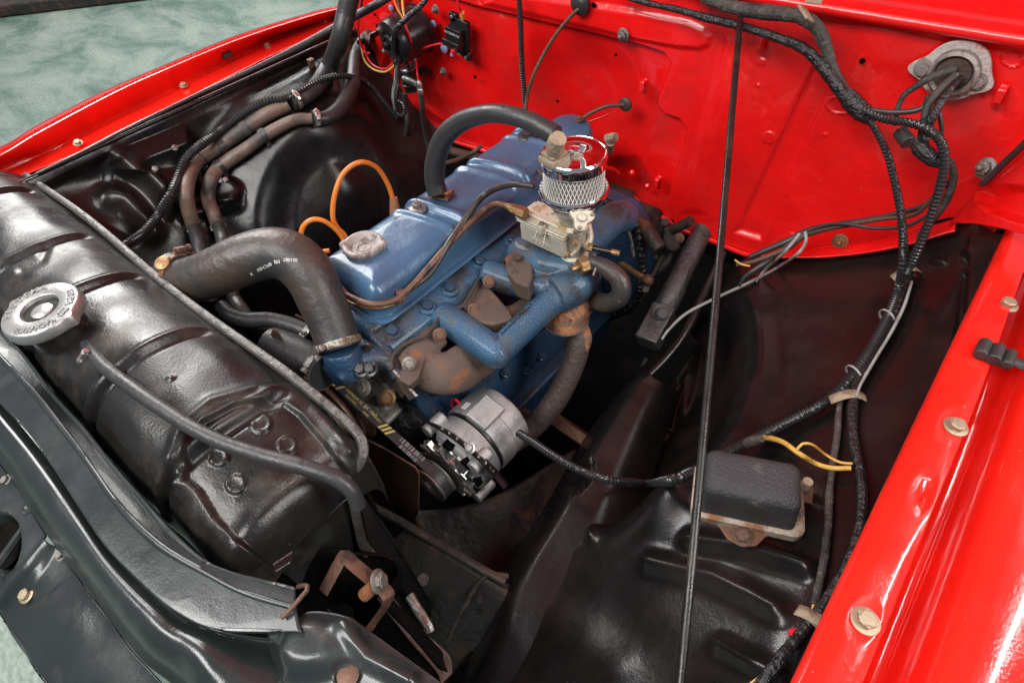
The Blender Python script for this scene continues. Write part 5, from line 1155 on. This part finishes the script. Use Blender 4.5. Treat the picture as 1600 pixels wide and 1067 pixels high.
MB().box(pc+F@np.array([-.004, .008, .019]), (.044, .026, .018), F).box(pc+F@np.array([-.006, -.012, .022]), (.050, .014, .026), F).box(pc+F@np.array([-.002, -.027, .016]), (.040, .014, .014), F).build('housing', 'plastic', cbk, bevel=.0015)
q = pc+F@np.array([.006, -.022, .030]); MB().cyl(q, q+F[:, 2]*.012, .0045, seg=16).build('red_button', 'redwire', cbk, bevel=.001)
text('print', 'WATERPROOF', 'print', pc+F@np.array([-.004, .010, .0288]), F[:, 0], F[:, 1], .0068, cbk, .0001); text('print', '150A', 'print', pc+F@np.array([.008, -.031, .0238]), F[:, 0], F[:, 1], .006, cbk, .0001)
for dx, dy in ((-.018, .038), (.020, -.040)): bolt(pc+F@np.array([dx, dy, .011]), (0, -1, 0), .004, 'steel', cbk, washer=False)
for s_, m_ in (("723,30,y.985 722,20,y.98", 'yellow'), ("713,78,y.985 704,73,y.98", 'yellow')):
    MB().tube(PP(s_), .005, 10, smooth=False).build('terminal_sleeve', m_, cbk)
MB().tube(PP("722,24,y.98 716,8,y.97 712,-10,y.97"), .0025, 8).build('red_lead', 'redwire', cbk)
wires = [("706,75,y.985 690,69,y.98 670,73,y.97 655,80,y.965 648,92,y.96", 3.4, 'redwire', 'pink red wire from the breaker to the blue splice'),
 ("633,38,y.93 640,58,y.93 646,76,y.945 648,88,y.955", 3.4, 'redwire', 'short red wire hanging beside the blower motor'),
 ("650,95,y.955 652,115,y.95 654,130,y.935", 3.2, 'redwire', 'red wire running down to the solenoid terminal'),
 ("628,-10,y.95 630,15,y.935 633,32,y.925", 4, 'yellow', 'yellow wire dropping from the top edge to the taped bundle'),
 ("620,-10,y.95 624,15,y.935 631,32,y.925", 3, 'browncable', 'brown wire beside the yellow one at the top edge'),
 ("612,-10,y.95 620,12,y.935 630,30,y.925", 3, 'orange', 'thin orange wire entering the taped bundle at the top'),
 ("565,75,y.95 570,95,y.945 582,108,y.94 600,113,y.93 614,105,y.925 622,92,y.92 626,84,y.92", 3.5, 'yellow', 'yellow brown wire looping under the blower motor'),
 ("568,70,y.95 575,92,y.945 586,104,y.94 602,108,y.93 616,98,y.925", 3, 'redwire', 'red wire looping beside the yellow loop'),
 ("565,12,y.96 560,35,y.955 562,60,y.95 568,80,y.95 578,84,y.95", 3, 'redwire', 'thin red wire hanging at the left end of the firewall'),
 ("566,-5,y.95 564,12,y.95 562,26,y.955", 4, 'rubber', 'short black wire hanging at the far upper left of the firewall'),
 ("628,84,y.925 635,92,y.94 638,108,y.955", 4, 'rubber', 'black wire curling into the top of the solenoid'),
 ("648,94,y.955 646,104,y.95 638,110,y.955", 5, 'rubber', 'thick black wire end curling onto the solenoid top')]
for s_, w_, m_, l in wires: hose('wire', s_, w_, m_, l, 'wire', 'loose wires at the left end of the firewall', seg=8, step=.004)
sp2 = MB().tube(PP("648,83,y.955 648,95,y.955"), .004, 10, smooth=False).build('wire_splice', 'plug'); tag(sp2, 'tiny blue crimp splice joining the red wires', 'splice')
taped('taped_bundle', "672,-12,y.95 663,4,y.94 650,16,y.925 634,30,y.91 621,46,y.90 615,66,y.90 616,88,y.90 621,104,y.90", [8, 8, 9, 10, 10, 9, 9, 10], 'tape', 'black taped wire bundle crossing in front of the blower motor')
loom('corrugated_loom', "621,104,y.90 621,125,y.90 617,145,y.90 617,162,y.90 620,176,y.90 627,181,y.90 632,175,y.905 630,164,y.91 622,158,y.92", [9, 11, 11, 10, 9, 8, 7, 7, 6], 'loom', 'short black corrugated loop hanging below the blower motor', pitch=.0055, seg=10)
loom('corrugated_loom', "811,-10,y.985 813,30,y.98 814,70,y.975 816,110,y.97 819,145,y.965 822,185,y.96", [9, 10, 10, 9, 9, 8], 'loom', 'straight black corrugated loom hanging vertically on the red firewall', pitch=.0048, seg=10)
hose('choke_cable', "912,10,y1.0 898,20,y.99 872,50,y.97 850,85,y.95 833,120,y.93 823,155,y.92 820,190,y.90 824,225,y.87 836,258,y.82 848,275,y.78", [6, 6, 6, 6, 6, 6, 6, 7, 6, 5], 'browncable', 'thin brown control cable arching down the firewall to the carburettor', 'cable', seg=10)
p = P(907, 6, 'y1.004'); g_ = MB().lathe([(.020, 0), (.020, .004), (.012, .010), (.007, .012)], p, (0, -1, 0), 20).build('grommet', 'rubber'); tag(g_, 'black rubber grommet at the top of the firewall where the thin cable enters', 'grommet')
hose('heater_cable', "976,164,y1.0 950,166,y.98 925,176,y.96 906,188,y.94", [7, 6, 6, 6], 'browncable', 'short brown cable from the firewall hole to the rear of the engine', 'cable', seg=10)
hose('red_link', "968,172,y1.0 940,183,y.985 915,192,y.97", 2.6, 'red', 'thin red painted rod just under the short brown cable', 'rod', seg=8)
p = P(978, 163, 'y1.004'); g_ = MB().lathe([(.014, 0), (.014, .004), (.008, .008)], p, (0, -1, 0), 20).build('grommet', 'rubberbr'); tag(g_, 'brown worn grommet on the firewall right of the blue can', 'grommet')
ft = thing('pipe_union', P(955, 225, 'y.97'), 'small greasy fitting projecting from the firewall right of the air filter', 'pipe fitting')
MB().tube(PP("952,236,y.99 954,222,y.95"), .009, 10, smooth=False).cyl(P(948, 217, 'y.945'), P(962, 214, 'y.945'), .009, seg=8).build('fitting', 'masktape', ft); MB().tube(PP("944,262,y.95 960,266,y.98 966,272,y.99"), .005, 8).build('red_stub', 'red', ft)

# ================================================================== HARNESS ON THE RIGHT
taped('main_harness', "1080,-14,y.985 1120,2,y.975 1155,14,y.965 1200,20,y.96 1245,25,y.955 1275,42,y.955 1290,72,y.955 1300,105,y.955 1318,140,y.955 1338,168,y.955", [16, 20, 22, 23, 24, 24, 20, 17, 18, 20], 'clothtape', 'thick greasy cloth taped harness along the top of the red firewall', wrap=.012)
taped('main_harness', "960,-10,y.985 1010,5,y.98 1060,16,y.975 1110,30,y.97 1160,42,y.96 1210,58,y.955 1255,76,y.95 1285,105,y.945 1310,138,y.94 1332,166,y.94 1350,178,y.94", [9, 9, 10, 12, 14, 13, 15, 17, 18, 20, 18], 'tape', 'shiny black taped harness below the cloth taped one', wrap=.020)
taped('harness_joint', "1322,148,y.942 1335,164,y.938 1352,180,y.936 1364,190,y.94", [26, 30, 28, 18], 'tape', 'fat black tape joint where the harness branches split', 'tape joint')
p = P(1259, 22, 'y.935'); cl_ = MB().box(p, (.026, .004, .020), frame((-.3, -.8, .5), (.5, 0, 1))).box(p+np.array([.004, .012, .016]), (.020, .022, .003), frame((-.1, -.3, 1), (1, 0, 0))).build('harness_clip', 'masktape', bevel=.001); tag(cl_, 'bent tan metal clip holding the cloth taped harness', 'clip')
L1 = loom('corrugated_loom', "1350,178,y.935 1366,200,y.93 1386,240,y.925 1398,285,y.915 1407,330,y.90 1411,375,y.88 1411,415,y.86 1404,450,n.020 1385,500,n.018 1358,550,n.016 1330,590,n.014 1290,628,n.012 1240,655,n.014 1190,680,n.02 1150,700,n.02 1110,722,n.02 1085,737,n.02 1050,750,n.025 1010,755,n.035 960,751,z.875 910,736,z.865 865,712,z.855 835,692,z.848 810,676,z.842", [10, 12, 13, 14, 15, 15, 16, 17, 18, 18, 19, 19, 19, 18, 18, 16, 15, 15, 14, 14, 14, 14, 14, 13], 'loom', 'long corrugated loom from the firewall joint over the near inner fender to the alternator', pitch=.0055, seg=12)
loom('corrugated_loom', "1348,172,y.93 1380,186,y.92 1420,192,y.91 1450,203,y.905 1470,222,y.90 1476,252,y.895 1468,295,y.885 1452,345,y.875 1436,385,y.865 1424,412,y.86 1416,430,y.85", [12, 13, 14, 15, 16, 16, 15, 15, 15, 14, 12], 'loom', 'corrugated loom looping right past the round grommet and back down', pitch=.0055, seg=12)
taped('branch_harness', "1420,425,n.010 1408,470,n.010 1388,515,n.010 1362,560,n.010 1340,600,n.010 1332,640,n.010 1334,690,n.010 1344,735,n.010 1348,780,n.010 1342,830,n.010 1322,885,n.010 1290,940,n.010 1255,985,n.010 1215,1035,n.010 1180,1080,n.010", [12, 12, 13, 14, 16, 17, 18, 18, 18, 18, 18, 18, 18, 20, 22], 'tape', 'right hand black taped harness branch running down the near inner fender', wrap=.008)
taped('branch_harness', "1402,470,n.010 1370,530,n.010 1338,585,n.010 1314,625,n.010 1308,680,n.010 1302,720,n.010 1296,770,n.010 1294,820,n.010 1288,870,n.010 1278,920,n.010 1272,945,n.010", [8, 9, 10, 10, 10, 11, 12, 12, 13, 14, 12], 'clothtape', 'thin left hand taped harness branch beside the regulator box', wrap=.007)
hose('grey_lead', "1425,440,n.016 1412,480,n.016 1392,520,n.016 1368,560,n.016 1345,600,n.016 1338,620,n.016", [4, 5, 5, 5, 5, 4], 'white', 'grey white lead lying along the corrugated loom on the inner fender', 'wire', seg=8)
def tie(x, y, z_, r, d, m_='plug', nm='cable_tie', l=''):
    p = P(x, y, 'n.014'); o = MB().lathe([(r*.96, -.0014), (r*1.06, -.0014), (r*1.06, .0014), (r*.96, .0014)], p, d, 24, caps=False).box(p+np.array([r, 0, r*.6]), (.005, .004, .004)).build(nm, m_); tag(o, l, 'cable tie', 'cable ties round the corrugated loom'); return o
for x, y, z_, l in ((1411, 432, 1.02, 'topmost cable tie where the two corrugated looms meet'), (1386, 496, 1.012, 'second cable tie down on the corrugated loom'), (1334, 584, .998, 'lowest pale cable tie on the corrugated loom bend')):
    tie(x, y, z_, .0135, (-.35, -.75, -.2), 'rubber' if y < 440 else 'white', 'cable_tie', l)
for x, y, z_, l, a in ((1330, 620, .985, 'tan tape flag wrapped round the harness on the near inner fender', .1), (1420, 425, 1.01, 'small tan tape tab behind the corrugated looms near the firewall', -.3), (1268, 965, .995, 'tan tape wrap on the lower end of the thin branch', .9), (1285, 975, .99, 'short tan tape tail beside the lower tape wrap', 1.0)):
    p = P(x, y, 'n.012'); rx = _R@np.array([math.cos(a), math.sin(a), 0]); Fx = frame((.1, -.2, 1), rx)
    b = MB(); u = N(rx-np.array([0, 0, rx[2]])); v = np.cross([0, 0, 1], u); s = 1.0 if y < 900 else .6
    g = np.array([[p+u*(t*.034*s)+v*w_*.007+np.array([0, 0, .014*s*math.cos(t*2.2)-.006*s]) for w_ in (-1, 1)] for t in np.linspace(-.75, 1.0, 12)])
    o = b.grid(g).build('tape_flag', 'masktape', solid=.0012); tag(o, l, 'tape')
hose('wire_end', "1272,940,n.010 1268,960,n.010 1262,985,n.010", 5, 'yellow', 'yellowish wire end emerging from the thin branch', 'wire', seg=8); 
hose('wire_end', "1240,1000,n.012 1215,1035,n.012 1180,1062,n.012 1150,1085,n.012", 4, 'yellow', 'thin yellow wire curling at the bottom edge of the inner fender', 'wire', seg=8)
rt = MB().box(P(1242, 992, 'n.006'), (.012, .010, .006), frame((0, 0, 1), (1, 1, 0))).build('red_tape_end', 'redwire', bevel=.001); tag(rt, 'tiny red terminal beside the lower harness end', 'terminal')
# round grommet plate with cables
gp = thing('cable_grommet', P(1495, 115, 'y1.0'), 'round grommet with a dirty white oval flange and bolts on the upper right firewall', 'grommet')
p = P(1492, 112, 'y1.006'); K = mpp(p)*1.05
out2 = []
A0 = P(1443, 108, 'y1.006'); A1_ = P(1527, 128, 'y1.006')
for k in range(64):
    a = 2*math.pi*k/64; r = .0425
    out2.append((p[0]+r*math.cos(a), p[2]+r*1.05*math.sin(a)))
def flange2():
    b = MB(); Fz = np.stack([np.array([1., 0, 0]), np.array([0, 0, 1.]), np.array([0, -1., 0])], 1)
    q = []
    for k in range(96):
        a = 2*math.pi*k/96; r = .032
        for (cx2, cz2) in ((A0[0]-p[0], A0[2]-p[2]), (A1_[0]-p[0], A1_[2]-p[2])):
            aa = math.atan2(cz2, cx2); dd = abs((a-aa+math.pi) % (2*math.pi)-math.pi); r = max(r, .040+(math.hypot(cx2, cz2)+.012-.032)*math.exp(-(dd/.27)**2))
        q.append((r*math.cos(a), r*math.sin(a)))
    b.prism(p+np.array([0, .006, 0]), Fz, q, .007); return b
flange2().build('flange', 'paintwhite' if 'paintwhite' in M else 'capdull', gp, bevel=.0015)
MB().lathe([(.030, .0), (.030, .012), (.026, .016), (.023, .012), (.022, .006), (.0, .005)], p, (0, -1, 0), 48, caps=False).build('grommet_ring', 'capdull', gp)
MB().lathe([(.0225, .004), (.021, .011), (.0, .013)], p, (0, -1, 0), 32, caps=False).build('rubber_core', 'under', gp)
for q in (A0, A1_): bolt(q, (0, -1, 0), .0085, 'capdull', gp)
pw = [("1490,108,y.99 1460,118,y.965 1432,135,y.96 1412,150,y.955 1402,172,y.95 1400,196,y.95", [12, 13, 11, 9, 8, 8], 'clothtape', 'speckled cloth covered cable from the round grommet bending left and down'),
 ("1492,118,y.985 1470,140,y.95 1450,165,y.93 1444,190,y.92 1438,222,y.92", [12, 14, 13, 12, 11], 'clothtape', 'dark cable dropping straight from the round grommet'),
 ("1500,122,y.985 1484,140,y.95 1464,170,y.92 1450,200,y.915 1442,230,y.91", [10, 12, 13, 14, 14], 'tape', 'taped cable beside the dark one below the round grommet'),
 ("1478,135,y.97 1464,160,y.955 1470,190,y.95 1472,215,y.95", [7, 8, 7, 6], 'rubber', 'thin black cable hanging right of the taped cable'),
 ("1450,150,y.95 1440,170,y.945 1400,176,y.94 1360,172,y.94", [8, 9, 9, 8], 'rubber', 'smooth black cable running left from the grommet cables to the tape joint'),
 ("1484,250,y.96 1490,275,y.96 1480,310,y.955 1455,345,y.95 1435,372,y.94", [10, 12, 13, 13, 10], 'clothtape', 'brown cloth taped cable behind the right corrugated loom')]
for s_, w_, m_, l in pw: hose('cable', s_, w_, m_, l, 'cable', 'cables from the round grommet', seg=10)
taped('tape_wrap', "1432,222,y.91 1442,236,y.90 1460,250,y.90 1476,256,y.90", [22, 26, 24, 18], 'tape', 'crumpled black tape lump under the round grommet', 'tape joint')
MBp = MB().cyl(P(1406, 206, 'y.945'), P(1420, 224, 'y.93'), .010, seg=16).build('cable_plug', 'rubber', bevel=.001); tag(MBp, 'short black rubber plug on the cable left of the tape lump', 'plug')
bw_ = [("1480,285,y.955 1450,318,y.955 1410,332,y.96 1350,345,y.965 1295,355,y.965 1262,362,y.965 1235,375,y.955 1195,392,y.93 1170,402,y.91", [9, 9, 8, 9, 12, 13, 12, 10, 8], 'rubber', 'thickest black cable along the bottom edge of the firewall'),
 ("1466,300,y.945 1430,335,y.95 1380,342,y.955 1320,352,y.955 1262,366,y.955 1230,388,y.93 1180,408,y.90 1150,414,y.88", [7, 7, 7, 7, 9, 9, 8, 6], 'browncable', 'brown cable running with the bundle at the firewall bottom'),
 ("1460,330,y.94 1420,352,y.94 1370,357,y.945 1320,350,y.95 1290,352,y.955 1262,362,y.955", [5, 6, 6, 6, 6, 5], 'rubber', 'sagging thin black cable of the bottom bundle'),
 ("1258,362,y.94 1259,378,y.93 1245,398,y.90 1215,418,n.006 1168,443,n.008 1118,466,z.83 1072,490,z.80 1045,515,z.79 1034,530,z.78", [5, 5, 5, 5, 5, 5, 5, 5, 4], 'white', 'grey white cable loop dropping across the dark gap to the steering coupling'),
 ("1250,365,y.935 1225,395,y.91 1195,422,n.006 1182,440,n.006", [5, 5, 5, 3], 'white', 'short straight grey white lead beside the long grey cable'),
 ("1240,375,y.94 1210,400,y.92 1195,412,y.90 1165,432,y.88 1155,448,y.87", [4, 6, 9, 9, 4], 'rubber', 'dark capped lead end below the red firewall corner'),
 ("1172,416,y.88 1158,413,y.88 1148,406,y.88", 3, 'yellow', 'thin yellow frayed wire under the firewall corner')]
for s_, w_, m_, l in bw_: hose('cable', s_, w_, m_, l, 'cable', 'cables along the firewall bottom', seg=10)
# prop rod
ra, rb = P(1157, 22, 'y.96'), P(1062, 1072, 'z1.02'); d = N(rb-ra); rb2 = ra+d*(np.linalg.norm(rb-ra)+.15)
Fr = frame(d, (1, 0, .2))
mid_ = (ra+rb2)/2+np.array([.0025, -.002, 0])
o = MB().tube([ra, mid_, rb2], .0047, 12, .03).build('prop_rod', 'blackworn', ang=60); tag(o, 'long straight dark steel hood prop rod standing across the whole bay', 'rod')
# steering shaft
ss = thing('steering_shaft', P(1045, 450, 'z.80'), 'dark greasy steering column shaft with square coupling below the firewall', 'shaft')
MB().tube([P(1106, 345, "y1.05"), P(1048, 462, "z.79")], [.0215, .0215], 24, smooth=False).build('column_tube', 'shaft', ss)
s1, s2, s3 = P(1056, 448, 'z.80'), P(1038, 490, 'z.775'), P(1012, 530, 'z.75'); dd = N(s3-s1)
MB().lathe([(.024, 0), (.024, .05), (.021, .055)], s1, dd, 24).build('collar', 'shaft', ss)
MB().box((s2+s3)/2, (.048, .048, .085), frame(dd, (1, 0, 0))).build('coupling', 'shaft', ss, bevel=.004)
bolt(P(1034, 489, 'z.795'), (.5, -.6, .7), .013, 'shaft', ss)
loom('spring_cover', "1010,560,z.72 1002,575,z.70 992,595,z.68", [8, 8, 8], 'loom', 'thin coiled dark spring cover below the steering coupling', 'spring', pitch=.005, seg=8)
# ================================================================== VOLTAGE REGULATOR
ZR = 'z%.4f' % (max(P(x, y, 'n.0')[2] for x, y in ((1098, 796), (1222, 826), (1265, 750), (1130, 730)))+.012)
vr = thing('voltage_regulator', P(1185, 790, 'z.94'), 'voltage regulator box with wrinkled black cover on a rusty base on the near inner fender', 'regulator')
q0, q1, q2 = P(1090, 798, ZR), P(1240, 830, ZR), P(1278, 750, ZR)
u = N(q1-q0); v = N(np.cross([0, 0, 1], u)); Lr = np.linalg.norm(q1-q0)+.004; Wr = .068; Fv = np.stack([u, v, Z_], 1); c = (q0+q1)/2+v*Wr/2
def rr(hx, hy, r, n=8):
    o = []
    for sx, sy, a0 in ((1, 1, 0), (-1, 1, 90), (-1, -1, 180), (1, -1, 270)):
        for k in range(n): a = math.radians(a0+90*k/(n-1)); o.append((sx*(hx-r)+r*math.cos(a), sy*(hy-r)+r*math.sin(a)))
    return o
lv = [(0, 0, .010), (0, .003, .010), (-.002, .005, .010), (-.0025, .036, .011), (-.0035, .041, .011), (-.0065, .0455, .011), (-.012, .048, .010), (-.024, .049, .006)]
g = np.array([[c+Fv@np.array([a, b_, h]) for a, b_ in rr(Lr/2+o_2, Wr/2+o_2, r)] for o_2, h, r in lv])
bb = MB(); n0 = bb.n; bb.grid(g, cv=True); m_ = (len(lv)-1)*32; bb.f.append(tuple(m_+k for k in range(32)))
bb.build('cover', 'wrinkle', vr, ang=50, subsurf=1)
g = np.array([[c+Fv@np.array([a+(.006 if a > 0 else 0), b_, h]) for a, b_ in rr(Lr/2+o_2, Wr/2+o_2, .014)] for o_2, h in ((.003, -.016), (.0055, -.014), (.0055, -.003), (.003, -.001), (-.004, -.001))])
bb = MB(); bb.grid(g, cv=True); bb.build('base_tray', 'traymetal' if 'traymetal' in M else 'rusttube', vr, ang=50)
pt = (q0+q1)/2-v*.004
MB().prism(pt+np.array([0, 0, -.016]), Fv, [(-.038, .004), (-.026, -.004), (-.016, -.018), (0, -.022), (.016, -.018), (.026, -.004), (.040, .004)], .004).build('mounting_tab', 'brown', vr, bevel=.001)
bolt(pt-v*.010+np.array([0, 0, -.012]), (0, -.2, 1), .0085, 'rusttube', vr)
e = c+u*(Lr/2+.012)+v*.028; MB().box(e+np.array([0, 0, -.010]), (.026, .030, .004), Fv).build('rear_tab', 'rusttube', vr, bevel=.001); MB().cyl(e+np.array([0, 0, -.01]), e+np.array([0, 0, .016]), .0062, seg=12).build('stud', 'masktape', vr, bevel=.001)
bolt(c+u*(Lr/2+.004)-v*.012+np.array([0, 0, .004]), u*.7+Z_, .004, 'dullsteel', vr, washer=False)
hose('regulator_wire', "1172,690,n.03 1195,684,n.04 1222,690,n.045 1248,708,n.04 1275,724,n.016 1300,731,n.016 1330,731,n.016", [9, 9, 9, 8, 8, 8, 8], 'yellow', 'thick yellow wire from the regulator cover to the harness', 'wire', seg=10)
hose('regulator_wire', "1244,704,n.045 1254,693,n.05 1270,695,n.045 1290,710,n.016 1312,722,n.016 1332,724,n.016", 4.5, 'yellow', 'thin yellow wire curling above the thick yellow one', 'wire', seg=8)
sv = MB().tube(PP("1168,692,z.955 1180,688,z.97 1190,685,z.98"), [.007, .0075, .005], 12).build('wire_sleeve', 'clothtape'); tag(sv, 'grey sleeve on the yellow wire behind the regulator cover', 'sleeve')
# hood above the frame (its underside is mirrored in the chrome lid)
hd = MB().grid(np.array([[[x, 1.12-.75*t+.05*math.sin(3*t), 1.42+1.05*t] for x in np.linspace(-1.5, .2, 12)] for t in np.linspace(0, 1, 12)])).build('hood', 'red', solid=.02)
tag(hd, 'open red hood raised above the engine bay', 'hood')
